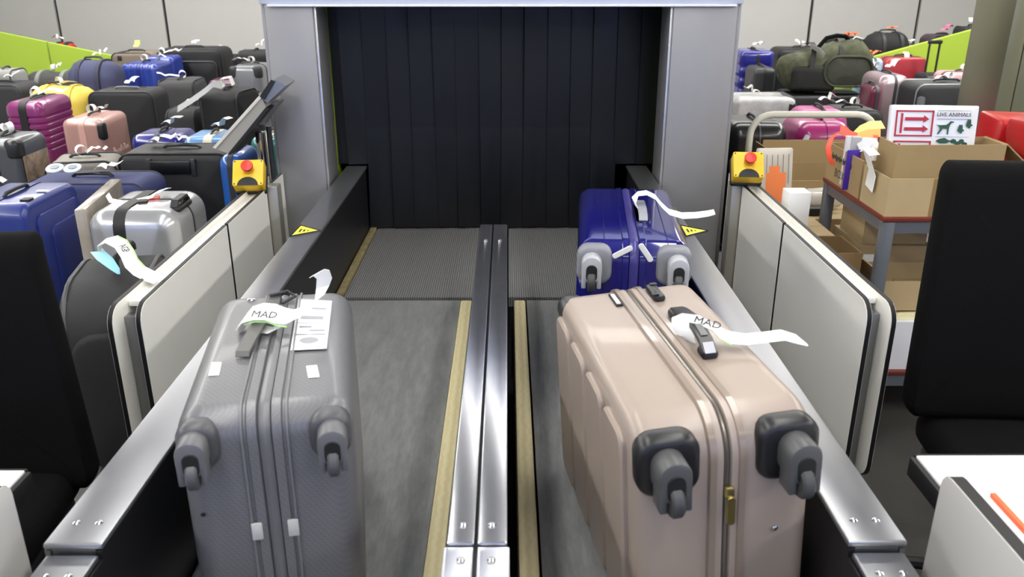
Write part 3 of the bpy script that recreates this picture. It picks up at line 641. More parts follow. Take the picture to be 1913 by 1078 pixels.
# ------------------------------------------------------------------ background luggage
def bag_geo(root, style, W, D, H, m, o):
    """W x D x H luggage standing at the root; parts depend on style"""
    ax = o.get('ax') or ('x' if W < D else 'y'); th = W if ax == 'x' else D; sd = o.get('seed', 1)
    Mc = Matrix.Translation((0, 0, H / 2)); dk = o.get('trim', DGREY)
    if style in ('hard', 'rib', 'wrap', 'ribx'):
        rad, r = o.get('rad', .06), o.get('r', .045)
        if style == 'rib':
            n = o.get('n', 9); mid = []; s0 = -H / 2 + .08; st = (H - .16) / n
            for k in range(n):
                t0 = s0 + k * st
                if k in o.get('skip', ()): mid += [(t0, 0), (t0 + st * .99, 0)]; continue
                mid += [(t0 + st * .05, 0), (t0 + st * .18, .008), (t0 + st * .42, .008), (t0 + st * .55, 0)]
            MB().rloft('z', (W, D, H), rad, edge_prof(H, r, 4, mid), M=Mc, n=5).build('shell', m, root)
        elif style == 'ribx':
            n = o.get('n', 6); mid = []; s0 = -W / 2 + r; st = (W - 2 * r) / n
            for k in range(n): t0 = s0 + k * st; mid += [(t0 + st * .1, 0), (t0 + st * .25, .007), (t0 + st * .5, .007), (t0 + st * .65, 0)]
            MB().rloft('x', (W, D, H), rad, edge_prof(W, r, 4, mid), M=Mc, n=5).build('shell', m, root)
        elif style == 'wrap':
            mid = [(th * q, 0) for q in (-.25, -.1, .1, .25)]
            MB().rloft(ax, (W, D, H), .05, edge_prof(th, .03, 3, mid), M=Mc, n=6, cap=5, lump=.016, seed=sd).build('wrapped_body', m, root)
        else:
            MB().rloft(ax, (W, D, H), rad, edge_prof(th, r, 5), M=Mc, n=6, cap=3, bulge=.012).build('shell', m, root)
        if style != 'wrap':
            bw = o.get('bw', .03)
            MB().rloft(ax, (W if ax != 'x' else bw, D if ax != 'y' else bw, H), rad, [(-bw / 2, .004), (-bw / 2 + .003, -.004), (bw / 2 - .003, -.004), (bw / 2, .004)], M=Mc, n=6, cap=0).build('zip_band', o.get('band', dk), root)
    elif style == 'soft':
        MB().rloft(ax, (W, D, H), o.get('rad', .07), edge_prof(th, .04, 4, [(th * q, 0) for q in (-.2, 0, .2)]), M=Mc, n=6, cap=4, bulge=.02, lump=o.get('lump', .008), seed=sd).build('body', m, root)
        for q in (-1, 1):
            a, b = {'x': (D / 2, H / 2), 'y': (W / 2, H / 2)}[ax]
            ring = [((q * (th / 2 - .022), u, v + H / 2) if ax == 'x' else (u, q * (th / 2 - .022), v + H / 2)) for u, v in rrect(a - .003, b - .003, o.get('rad', .07), 5)]
            MB().tube(ring, .007, 6, True).build('piping', o.get('pipe', DGREY), root)
        if o.get('pocket', 1):
            if ax == 'y': MB().rloft('y', (W * .8, .05, H * .55), .05, edge_prof(.05, .02, 3), M=Matrix.Translation((0, -D / 2 - .02, H * .38)), n=5, cap=2, bulge=.01).build('front_pocket', m, root)
            else: MB().rloft('x', (.05, D * .8, H * .55), .05, edge_prof(.05, .02, 3), M=Matrix.Translation((W / 2 + .015, 0, H * .38)), n=5, cap=2, bulge=.01).build('front_pocket', m, root)
    elif style == 'duffel':
        prof = edge_prof(W, min(.12, W * .3), 5, [(W * q, -.004 * (i % 2)) for i, q in enumerate((-.15, 0, .15))])
        MB().rloft('x', (W, D, H), min(D, H) * .42, prof, M=Mc, n=7, cap=3, bulge=.02, lump=o.get('lump', .02), seed=sd).build('body', m, root)
        for q in (-.2, .22):
            MB().rloft('x', (.04, D, H), min(D, H) * .42, [(-.02, .0), (-.018, -.016), (.018, -.016), (.02, .0)], M=Mc @ Matrix.Translation((W * q, 0, 0)), n=7, cap=0).build('strap', o.get('band', DGREY), root)
    hm = o.get('hm', DGREY); hz = H + .003
    if o.get('handle', 1) and style != 'wrap':
        rz = 90 if ax == 'x' else 0
        if o.get('hrot') is not None: rz = o['hrot']
        handle(root, Matrix.Translation((0, 0, hz - .012)) @ Matrix.Rotation(R(rz), 4, 'Z'), min(.2, max(W, D) * .4), hm, .032 if style != 'duffel' else .05)
    if o.get('feet'):
        for sx in (-1, 1):
            MB().lathe([(.022, 0), (.022, .014), (.016, .024), (.004, .027)], 12, M=Matrix.Translation((sx * W * .24, -D / 2 + .006, H * o['feet'])) @ Matrix.Rotation(R(90), 4, 'X')).build('foot_stud', BLACK, root)
    if o.get('strap'):
        ring = rrect(D / 2 + .004, H / 2 + .004, .06, 6)
        MB().rloft('x', (.05, D, H), o.get('rad', .06), [(-.025, .003), (-.024, -.005), (.024, -.005), (.025, .003)], M=Mc @ Matrix.Translation((o['strap'], 0, 0)), n=6, cap=0).build('luggage_strap', BLACK, root)
    if o.get('corner'):
        for sx in (-1, 1):
            MB().rloft('z', (.1, .1, .12), .045, edge_prof(.12, .03, 3), M=Matrix.Translation((sx * (W / 2 - .045), -D / 2 + .045, H - .062)), n=5, cap=1).build('corner_guard', o['corner'], root)
    if o.get('inset'):
        MB().rloft('y', (W * .8, .02, H * .75), .05, edge_prof(.02, .006, 2), M=Matrix.Translation((0, -D / 2 - .012, H * .46)), n=5, cap=1).build('inset_panel', o['inset'], root)
        MB().tube([(u, -D / 2 - .02, v + H * .46) for u, v in rrect(W * .41, H * .385, .05, 5)], .012, 6, True).build('panel_frame', DGREY, root)
    tk = o.get('tag', 'loop')
    if tk:
        k, ang = (tk, sd * 67 % 360) if isinstance(tk, str) else tk[:2]
        case_tag(root, (o.get('tx', 0), o.get('ty', 0), H + .03 if style != 'wrap' else H), ang, k, o.get('tl', .17), o.get('tw', .036), seed=sd, m=o.get('tm'))
LAST = [None]; TAKEN = [(-1.13, -.98, 2.1, 3.8, 2), (.98, 1.12, 2.1, 3.8, 2), (-1.07, 1.03, 3.7, 6.7, 3), (1.34, 2.47, 2.9, 3.6, 2), (1.09, 1.86, 2.9, 4.5, 1), (2.6, 3.2, 4.5, 5.1, 3),
         (-7.5, -3.9, 9.74, 9.81, 1), (3.3, 7.4, 9.29, 9.36, 1), (-1.93, -1.765, 3.38, 3.98, 1), (-1.65, -1.1, 1.5, 2.1, 1)]
def lug(px, yn, H, D, style, m, label, rot=0, name='suitcase', z0=0, **o):
    """px = (left, right) pixel of the near top edge, yn its row, H the height of that edge above the ground"""
    best = None; H0, D0 = H, D; ymin = o.pop('ymin', 0)
    for dh in range(0, 17):
        for sg in (1, -1):
            for ds in (1, .85, .7, .55):
                for ws in (1, .9, .8):
                    h = H0 + sg * dh * .02; d_ = D0 * ds; xm = sum(px) / 2; hw = (px[1] - px[0]) / 2 * ws
                    a, b = PZ(xm - hw, yn, z0 + h), PZ(xm + hw, yn, z0 + h); e = 0 if style == 'hard' else .035
                    w2, cr, sr = (b.x - a.x) / 2, abs(math.cos(R(rot))), abs(math.sin(R(rot)))
                    X, Y = (a.x + b.x) / 2, (a.y + b.y) / 2 + d_ / 2
                    ex, ey = w2 * cr + d_ / 2 * sr + .018, w2 * sr + d_ / 2 * cr + .018 + e * .5
                    cost = dh * .06 + (1 - ds) * .8 + (1 - ws) * 1.2
                    if best and cost >= best[0]: continue
                    if Y + ey > 11.93 or h < .42 or h > 1.1 or Y - ey < ymin or any(X - ex < q[1] and X + ex > q[0] and Y - ey < q[3] and Y + ey > q[2] and z0 < q[4] for q in TAKEN): continue
                    best = (cost, h, d_, w2 * 2, X, Y, ex, ey)
    if best is None: print('NOFIT', label); return lug_at(X, Y, H0, D0, (b.x - a.x), style, m, label, rot, name, z0, o, px, yn)
    if best[0] > .25: print('SQUEEZED %.2f' % best[0], label)
    cost, H, D, W, X, Y, ex, ey = best
    LAST[0] = (X, Y, H)
    TAKEN.append((X - ex, X + ex, Y - ey, Y + ey, z0 + H))
    return lug_at(X, Y, H, D, W, style, m, label, rot, name, z0, o, px, yn)
def lug_at(X, Y, H, D, W, style, m, label, rot, name, z0, o, px, yn):
    root = empty(name, label, o.pop('cat', 'suitcase' if name == 'suitcase' else 'bag'), (X, Y, z0), rot, o.pop('group', 'luggage waiting behind the scanner'))
    o.setdefault('seed', int(px[0] + yn)); bag_geo(root, style, W, D, H, m, o);     return root, W
hm_ = lambda c, r=.3, coat=.3: mat(c, r, .05, coat)
sm_ = lambda c: mat(c, .8, bump=.3, bscale=200)

# ---- left, near to far
Lb, w_ = lug((66, 236), 548, .71, .50, 'soft', sm_('#2f2f31'), 'black soft suitcase with looped paper tag beside left barrier', rot=12, pocket=0, tag=None, seed=3, rad=.16, handle=0, pipe=mat('#4a4a4d', .4), ax='x')
o = MB().rloft('y', (w_ * .8, .05, .5), .08, edge_prof(.05, .02, 3), M=Matrix.Translation((0, -.245, .30)), n=6, cap=2, bulge=.01).build('front_pocket', sm_('#262628'), Lb)
handle(Lb, Matrix.Translation((.02, .06, .70)) @ Matrix.Rotation(R(85), 4, 'Z'), .2, BLACK, .035, .012)
zt = .70
ap = [(196, 478, .03), (186, 466, .05), (190, 453, .075), (208, 447, .09), (226, 456, .095), (238, 474, .09), (246, 492, .08), (260, 506, .075), (280, 516, .075), (298, 522, .075)]
pts = [P3(x, y, zt + h) for x, y, h in ap]
wv = [Vector((-.3, .9, .3))] * 2 + [Vector((.3, .9, .3))] + [Vector((.6, .75, .3))] * 4 + [Vector((.5, .9, .3))] * 3
world_ribbon(Lb, pts, wv, .048, PAPER); world_ribbon(Lb, [p + v.normalized() * .022 + Vector((0, 0, .001)) for p, v in list(zip(pts, wv))[3:8]], wv[3:8], .005, GREENTAG, 'green_edge')
text('AGP', .032, INK, Lb, inv(Lb) @ frame(P3(232, 464, zt + .0985), (.55, -.78, -.12), (.7, .62, .35)))
world_ribbon(Lb, [P3(182, 470, zt + .05), P3(196, 484, zt + .045), P3(214, 502, zt + .03), P3(222, 512, zt + .02)], [Vector((1, .3, 0))] * 4, [.045, .05, .03, .008], mat('#8fcbe0', .5), 'blue_ribbon')
lug((150, 322), 398, .70, .42, 'hard', mat('#b9babd', .25, .55, .3), 'silver hardside suitcase with black strap and red buckle', rot=0, strap=-.04, tag=None, handle=0, bw=.012, ax='y', rad=.08, r=.07)
sv = [o for o in bpy.data.objects if o.get('label', '').startswith('silver hardside suitcase with black strap')][0]
MB().rloft('z', (.055, .085, .02), .012, edge_prof(.02, .006, 2), M=Matrix.Translation((.02, .02, .712)) @ Matrix.Rotation(R(20), 4, 'Z'), n=3, cap=0).build('buckle', mat('#c8281e', .4), sv)
MB().rloft('z', (.04, .05, .028), .008, edge_prof(.028, .006, 2), M=Matrix.Translation((.0, -.045, .716)) @ Matrix.Rotation(R(20), 4, 'Z'), n=3, cap=0).build('clip', BLACK, sv)
MB().ribbon([(.03, .0, .735), (-.02, -.02, .725), (-.08, -.03, .715), (-.15, -.01, .718), (-.18, .03, .735)], (0, 1, .2), .035).build('luggage_tag', PAPER, sv)
MB().ribbon([(.03, .02, .74), (.05, .06, .75), (.05, .1, .74)], (1, 0, .3), .04).build('luggage_tag', PAPER, sv)
MB().rloft('z', (.055, .16, .02), .022, edge_prof(.02, .008, 3), M=Matrix.Translation((.15, -.03, .702)), n=5, cap=0).build('handle_recess', BLACK, sv)
MB().ribbon([(.15, -.10, .71), (.15, -.08, .735), (.15, .02, .735), (.15, .045, .71)], (1, 0, 0), .03, .012).build('handle', DGREY, sv)
pk = empty('wrapped_board', 'thin plastic wrapped board standing left of silver suitcase', 'package', (-1.83, 3.68, 0), 9, None)
MB().rloft('x', (.05, .56, .70), .01, edge_prof(.05, .008, 2), M=Matrix.Translation((0, 0, .35)), n=2, cap=4, lump=.006).build('wrapped_body', mat('#a39a8c', .25, 0, .4, bump=.8, bscale=18, var=.18, vscale=9), pk)
b1, w_ = lug((-95, 44), 386, .72, .46, 'hard', mat('#27357c', .35, 0, .2), 'blue hardside suitcase with stepped side panel at left edge', rot=0, tag=('flag', 190), tx=-.04, bw=.02, band=mat('#1b2560', .3), rad=.06, r=.03, ax='x')
for k in (0, 1):
    MB().rloft('x', (.014, .36 - .10 * k, .60 - .10 * k), .04, edge_prof(.014, .004, 2), M=Matrix.Translation((w_ / 2 + .008 + .008 * k, .01 + .03 * k, .36 - .02 * k)), n=5, cap=1).build('side_panel', mat('#27357c', .35, 0, .2), b1)
MB().bbox(w_ / 2 - .06, w_ / 2 - .02, -.15, -.11, .718, .728, .002).build('latch', BLACK, b1)
MB().bbox(w_ / 2 - .07, w_ / 2 - .02, .0, .02, .7255, .7275, .0005).build('paper_label', PAPER, b1)
nv, w_ = lug((28, 268), 344, .64, .30, 'soft', sm_('#353a66'), 'navy soft suitcase with goggle shaped white tag', tag=None, pipe=mat('#20243f', .5), pocket=0)
MB().ribbon([(-.12, -.15 - .004, .50), (.12, -.154, .50)], (0, 0, 1), .025).build('teal_zip', mat('#2d6f87', .5), nv)
gt = MB()
for dx in (-.045, .045): gt.rloft('z', (.085, .075, .008), .036, edge_prof(.008, .002, 1), M=Matrix.Translation((-.11 + dx, -.06, .70)) @ Matrix.Rotation(R(22), 4, 'X'), n=6, cap=0)
g_ = gt.build('goggle_tag', mat('#dbe9f2', .4), nv)
for dx in (-.045, .045): MB().rloft('z', (.045, .036, .004), .018, edge_prof(.004, .001, 1), M=Matrix.Translation((-.11 + dx, -.06, .7065)) @ Matrix.Rotation(R(22), 4, 'X'), n=6, cap=0).build('lens', mat('#77838c', .4), g_)
case_tag(nv, (.02, .0, .665), 10, 'flag', seed=4, w=.05)
bk, w_ = lug((214, 428), 288, .69, .32, 'soft', mat('#1d1d1f', .6, bump=.2, bscale=200), 'large black soft suitcase with broad front handle', tag=('flag', 200), tw=.05, tx=.05, pocket=0, pipe=mat('#141415', .5))
MB().bbox(-.12, .10, -.185, -.165, .585, .655, .006).build('front_handle', mat('#0d0d0e', .35), bk); MB().bbox(-.145, -.115, -.178, -.155, .57, .665, .005).build('handle_mount', DGREY, bk); MB().bbox(.095, .125, -.178, -.155, .57, .665, .005).build('handle_mount', DGREY, bk)
case_tag(bk, (-.2, .05, .70), 5, 'flag', seed=9, w=.05)
lug((72, 200), 304, .60, .30, 'soft', mat('#7b766d', .6, bump=.15, bscale=150), 'taupe soft suitcase behind the navy case', rot=12, tag=('loop', 30), tl=.1, pocket=0)
dk8, w_ = lug((-60, 30), 262, .72, .34, 'hard', mat('#4a4c50', .35, 0, .3), 'charcoal hardside suitcase with city photo sticker at left edge', tag=('loop', 150), corner=mat('#2a2a2b', .35), bw=.02)
MB().bbox(w_ / 2 + .005, w_ / 2 + .012, -.15, .12, .47, .62, .002).build('photo_sticker', mat('#8d7a68', .4, var=.8, vscale=18), dk8)
pu, w_ = lug((2, 74), 191, .75, .48, 'rib', hm_('#7d2c66', .3, .4), 'purple ribbed suitcase with black centre band', tag=('loop', 0), band=BLACK, bw=.06, n=13, skip=(4, 5, 6), feet=.72, tl=.2, r=.06)
text('S.C', .06, mat('#c9c9c9', .4), pu, Matrix.Translation((.002, -.247, .40)) @ Matrix.Rotation(R(90), 4, 'X') @ Matrix.Rotation(R(-90), 4, 'Z'))
pi, w_ = lug((110, 188), 224, .66, .44, 'hard', mat('#b98f86', .32, .25, .3), 'rose pink hardside suitcase with black corner lock', tag=('loop', -10), tl=.08, band=mat('#cfa096', .35), bw=.05, ax='x', rad=.05, r=.05)
MB().rloft('x', (.05, .07, .12), .025, edge_prof(.05, .012, 2), M=Matrix.Translation((w_ / 2 - .02, -.185, .575)), n=4, cap=0).build('corner_lock', BLACK, pi)
for sx in (-1, 1): MB().rloft('y', (.03, .012, .075), .014, edge_prof(.012, .004, 2), M=Matrix.Translation((sx * .09, -.224, .38)), n=4, cap=0).build('foot', BLACK, pi)
lt_ = mat('#d9b9ae', .5)
for k in range(9): MB().bbox(w_ / 2 + .004, w_ / 2 + .0125, -.12 + k * .028, -.12 + k * .028 + (.012 if k % 3 else .02), .40, .425 + (.02 if k in (0, 4, 6) else 0), .001).build('relief_letter', lt_, pi)
for k in range(3): MB().bbox(w_ / 2 + .004, w_ / 2 + .0125, -.12, .14, .31 - .05 * k, .325 - .05 * k, .001).build('relief_bar', lt_, pi)
lug((160, 284), 172, .70, .33, 'soft', mat('#17171a', .7, bump=.2, bscale=200), 'big black soft suitcase behind the rose pink case', tag=('flag', 70), pocket=0, hm=MGREY)
lug((38, 155), 166, .72, .32, 'duffel', mat('#dcc04e', .55, bump=.1, bscale=40), 'bright yellow bag behind the purple suitcase', name='duffel_bag', tag=('loop', -30), band=mat('#cdb043', .6), lump=.015)
lug((-60, 34), 160, .70, .36, 'soft', sm_('#2b2b2d'), 'black soft bag at left edge before the lime partition', tag=('flag', 30), pocket=0)
lug((32, 138), 138, .68, .36, 'duffel', sm_('#3b3b3b'), 'dark grey duffel roll with pale strap near lime partition', name='duffel_bag', tag=('loop', 100), band=mat('#7b7f78', .7), handle=0)
lug((112, 200), 118, .84, .40, 'duffel', sm_('#3e4160'), 'tall navy round topped duffel bag near left wall', name='duffel_bag', tag=('flag', 40), band=mat('#2e3048', .7), lump=.02)
lug((204, 282), 99, .76, .34, 'soft', sm_('#7d7164'), 'taupe soft suitcase with dark straps against back wall', tag=('flag', 100), tm=mat('#d8dc6a', .6), strap=-.12, pocket=0)
lug((152, 205), 158, .62, .32, 'rib', hm_('#b97880'), 'pink and white striped small suitcase beside the yellow bag', n=6, tag=('loop', 60), ax='x')
lug((222, 292), 120, .74, .42, 'ribx', hm_('#2c3f94', .3, .4), 'cobalt blue ribbed suitcase left of the huge black case', n=5, tag=('loop', 0), band=mat('#22307a', .3))
lug((268, 322), 106, .76, .30, 'hard', hm_('#2f3f98'), 'second cobalt blue suitcase just behind the ribbed one', tag=('loop', 0))
hb, w_ = lug((290, 412), 92, .86, .40, 'soft', mat('#141415', .6), 'huge black upright case with inset front panel', tag=('flag', 90), pocket=0, inset=mat('#0c0c0d', .5), lump=.002)
lug((288, 362), 152, .68, .36, 'soft', sm_('#3d3d3f'), 'charcoal crumpled suitcase with looped tags in front of huge case', tag=('loop', 200), lump=.02)
lug((303, 364), 208, .60, .30, 'soft', sm_('#2c2c2e'), 'small black soft case with white label', tag=('flag', 10), pocket=0)
bt, w_ = lug((372, 456), 172, .76, .34, 'soft', mat('#131315', .75, bump=.3, bscale=60), 'black leaning bag with long white paper tag', name='travel_bag', rot=-12, tag=None, lump=.03)
MB().ribbon([(.02, -.12, .80), (-.02, -.17, .82), (-.08, -.2, .77), (-.18, -.24, .70), (-.28, -.28, .64)], (.2, 0, 1), .05).build('luggage_tag', PAPER, bt)
MB().ribbon([(.02, -.1, .79), (.0, -.08, .85), (.06, -.06, .86), (.08, -.06, .80)], (0, 1, .2), .05).build('luggage_tag', PAPER, bt)
lug((426, 486), 124, .76, .42, 'hard', mat('#85868a', .3, .4, .2), 'grey metallic suitcase beside the scanner pillar', tag=('loop', 160), bw=.02, corner=DGREY, ax='y')
lug((386, 472), 150, .58, .30, 'hard', hm_('#6a3a55'), 'plum suitcase peeking over the leaning black bag', tag=None)
lug((440, 500), 97, .80, .36, 'soft', sm_('#242426'), 'black suitcase against the back wall by the scanner', tag=('flag', 30), pocket=0)
lug((405, 440), 104, .78, .30, 'soft', sm_('#1d1d20'), 'narrow black case between the huge case and grey case', tag=('flag', 200), pocket=0)
lug((455, 490), 178, .56, .25, 'hard', mat('#77787c', .3, .3), 'small grey case under the tilted terminal head', tag=None)
sk, w_ = lug((240, 334), 254, .64, .34, 'hard', hm_('#25257c', .25, .6), 'dark blue glossy case with skyline lettering top', tag=('flag', 0), band=DGREY, tw=.045)
lug((338, 432), 258, .63, .34, 'hard', hm_('#5f8fc4', .3, .4), 'sky blue case with cream rim beside the dark blue one', tag=('flag', -20), band=mat('#d6cfbd', .4), bw=.06, tw=.04)
lug((404, 448), 292, .62, .34, 'ribx', hm_('#2158a8', .3, .5), 'bright blue fluted case behind the left stop box', n=4, tag=None)
lug((464, 522), 258, .64, .40, 'hard', hm_('#2f7373', .3, .4), 'teal case with cream rim beside the scanner pillar', tag=None, band=mat('#cfc7b2', .4), bw=.08)
rd, w_ = lug((92, 130), 82, .80, .22, 'duffel', sm_('#b3262a'), 'flat red bag lying near the lime partition at left', name='duffel_bag', tag=('flag', 180), handle=0, lump=.01)
lug((-30, 20), 132, .74, .3, 'soft', sm_('#8a8a88'), 'light grey bag at left edge against lime partition', tag=None, pocket=0)
# ---- right, near to far
bz, w_ = lug((1368, 1478), 232, .79, .42, 'hard', mat('#17181a', .3, 0, .3), 'black glossy hardside suitcase behind the white tube handle', tag=None, band=mat('#6e6e70', .3, .6), bw=.014, ax='x', r=.07, rad=.09, rot=0)
mg, w_ = lug((1498, 1602), 232, .79, .44, 'hard', mat('#a3286f', .32, 0, .3), 'magenta hardside suitcase behind the carton', tag=None, band=mat('#8a1f60', .35), ax='x', rad=.1, r=.08, bw=.01)
MB().tube([(-.12, -.22, .72), (-.15, -.25, .68), (-.15, -.25, .60), (-.12, -.22, .57)], .016, 8).build('side_handle', mat('#a9b5b5', .4), mg)
lug((1502, 1592), 209, .78, .36, 'hard', hm_('#c04a90', .35, .2), 'lighter pink suitcase behind the magenta one', tag=('flag', 0), rad=.1, r=.07)
lug((1376, 1490), 184, .70, .40, 'wrap', mat('#c9c9c8', .18, 0, .5, bump=.9, bscale=22, var=.22, vscale=12), 'suitcase wrapped in clear plastic film beside scanner', tag=('flag', 180), strap=.2)
lug((1562, 1654), 207, .68, .32, 'soft', mat('#2a2b2d', .6), 'low black suitcase with white label and looped tag', tag=('loop', 200), pocket=0)
# dark case carrying the olive bag
lug((1470, 1620), 176, .52, .42, 'hard', mat('#1a1a1c', .4), 'black case underneath the olive travel bag', tag=None, handle=0)
ob = empty('travel_bag', 'olive green camouflage travel bag lying on a black case', 'bag', (LAST[0][0], LAST[0][1], LAST[0][2] + .012), 0, 'luggage waiting behind the scanner')
OL = mat('#4b4e39', .85, var=.7, vscale=8, bump=.4, bscale=60)
def otap(q): return Vector((q.x, q.y, q.z * (1 - .28 * max(0, -q.x / .45)) + .05 * math.sin(q.x * 7)))
MB().rloft('x', (.86, .40, .42), .15, edge_prof(.86, .15, 5, [(-.15, 0), (-.07, .012), (0, .01), (.15, 0)]), M=Matrix.Translation((0, 0, .22)), n=7, cap=3, bulge=.03, lump=.035, seed=5, taper=otap).build('body', OL, ob)
MB().rloft('y', (.46, .1, .28), .13, edge_prof(.1, .04, 4), M=Matrix.Translation((.16, -.20, .20)), n=6, cap=3, bulge=.02, lump=.015).build('end_pocket', mat('#33352a', .8, var=.4, vscale=6), ob)
MB().tube([(.16 + u, -.25, .20 + v) for u, v in rrect(.225, .135, .13, 6)], .012, 6, True).build('piping', mat('#3a3d2e', .7), ob)
for x, hh in ((-.2, .44), (.06, .48)): MB().ribbon([(x, -.22, .06), (x + .02, -.23, .25), (x + .05, -.15, .41), (x + .07, 0, hh), (x + .05, .14, .42)], (1, .1, 0), .05, .006).build('strap', BLACK, ob)
MB().tube([(-.12, -.14, .40), (-.04, -.12, .49), (.06, -.1, .51), (.16, -.06, .50), (.25, .0, .42)], .02, 8).build('handle', BLACKF, ob)
MB().ribbon([(-.2, -.18, .42), (-.13, -.22, .39), (-.08, -.235, .34)], (.3, 1, -.6), .10).build('luggage_tag', PAPER, ob)
MB().ribbon([(.2, -.05, .45), (.26, -.06, .50), (.32, -.08, .48)], (.3, 1, 0), .06).build('luggage_tag', PAPER, ob)
MB().rloft('x', (.42, .1, .24), .08, edge_prof(.42, .06, 4), M=Matrix.Translation((-.14, -.20, .13)), n=5, cap=2, lump=.02, seed=2).build('side_pocket', mat('#191a17', .8, bump=.3), ob)
text('T', .06, BLACK, ob, Matrix.Translation((.24, -.265, .07)) @ Matrix.Rotation(R(90), 4, 'X'))
lug((1412, 1452), 128, .70, .40, 'hard', mat('#3a3b3d', .4), 'dark grey upright case between blue suitcase and olive bag', tag=None, ax='x')
lug((1386, 1450), 96, .82, .44, 'rib', mat('#2b2b8a', .25, 0, .6), 'deep blue upright suitcase with wavy ribs by right pillar', n=6, tag=('flag', 20), band=BLACK, bw=.04)
lug((1455, 1560), 92, .82, .36, 'soft', mat('#1c1c1e', .5, bump=.2), 'black quilted suitcase left behind the olive bag', tag=('loop', 90), pocket=0, tm=mat('#e9e4e0', .6))
lug((1552, 1606), 92, .80, .36, 'hard', mat('#222224', .35), 'black rounded suitcase right behind the olive bag', tag=('flag', 60))
lug((1562, 1626), 74, .88, .36, 'soft', sm_('#1b1b1d'), 'black suitcase with orange tag against back wall', ymin=9.37, tag=('loop', 30), tm=mat('#ec6d3c', .5), pocket=0)
lug((1632, 1712), 64, .92, .40, 'duffel', sm_('#191919'), 'tall black holdall against the back wall at right', ymin=9.37, name='duffel_bag', tag=('flag', 10), tm=mat('#e87a40', .5))
lug((1662, 1736), 86, .835, .30, 'duffel', sm_('#8a867e'), 'grey rolled bag behind the right lime partition', ymin=9.37, name='duffel_bag', tag=('loop', 30), handle=0)
lug((1742, 1800), 67, .935, .30, 'soft', sm_('#3a2a35'), 'dark bag with pink ribbon behind the lime partition', ymin=9.37, tag=('flag', 20), tm=mat('#d06a95', .5), pocket=0)
lug((1804, 1850), 51, 1.03, .30, 'soft', sm_('#242426'), 'black bag peeking over the lime partition by the column', ymin=9.37, tag=('flag', 70), pocket=0)
lug((1628, 1664), 134, .70, .36, 'hard', hm_('#8fa9d6', .35, .3), 'pale blue suitcase behind the rose silver one', tag=('loop', 200), tw=.05)
lug((1622, 1654), 110, .78, .34, 'hard', hm_('#a9c4dc', .35, .3), 'light aqua suitcase to the left of the red one', tag=('loop', 40), tm=mat('#ec7a48', .5))
lug((1656, 1738), 108, .76, .30, 'hard', hm_('#a8323c', .3, .4), 'wide red hardside suitcase before the lime partition', tag=('hang', -80), rad=.08, tw=.04)
lug((1648, 1706), 142, .78, .46, 'hard', mat('#b09aa0', .28, .4, .3), 'rose silver suitcase with domed corner', tag=('flag', 30), corner=None, ax='x', rad=.08, r=.07)
lug((1632, 1652), 162, .62, .30, 'hard', hm_('#651f38'), 'small burgundy case between olive bag and rose silver case', tag=None)
bt2, w_ = lug((1716, 1862), 158, .79, .36, 'soft', mat('#1d1e20', .6), 'wide black suitcase with silver trim before the column', tag=('loop', 215), pipe=mat('#8d8f92', .35, .5), tl=.22, tw=.04, lump=.004)
MB().rloft('y', (.06, .02, .4), .02, edge_prof(.02, .005, 2), M=Matrix.Translation((-.27, -.195, .5)), n=3, cap=0).build('grey_webbing', mat('#58595b', .7, bump=.5, bscale=120), bt2)
lug((1776, 1864), 138, .70, .36, 'hard', hm_('#cc9aa0', .4, .1), 'pale pink suitcase lying before the lime partition', tag=('loop', 20), tl=.2)
lug((1842, 1884), 146, .74, .34, 'hard', hm_('#7f9fbb', .4, .1), 'steel blue rounded case beside the column', tag=None, rad=.12, r=.08)
th_, w_ = lug((1732, 1778), 140, .64, .30, 'soft', sm_('#202022'), 'dark case with raised telescopic handle before lime partition', tag=None, pocket=0, handle=0)
for sx in (-1, 1): MB().tube([(sx * .05, .05, .62), (sx * .05, .05, .93)], .011, 8).build('telescopic_rod', BLACK, th_)
MB().bbox(-.068, .068, .03, .07, .92, .955, .008).build('telescopic_grip', BLACK, th_)

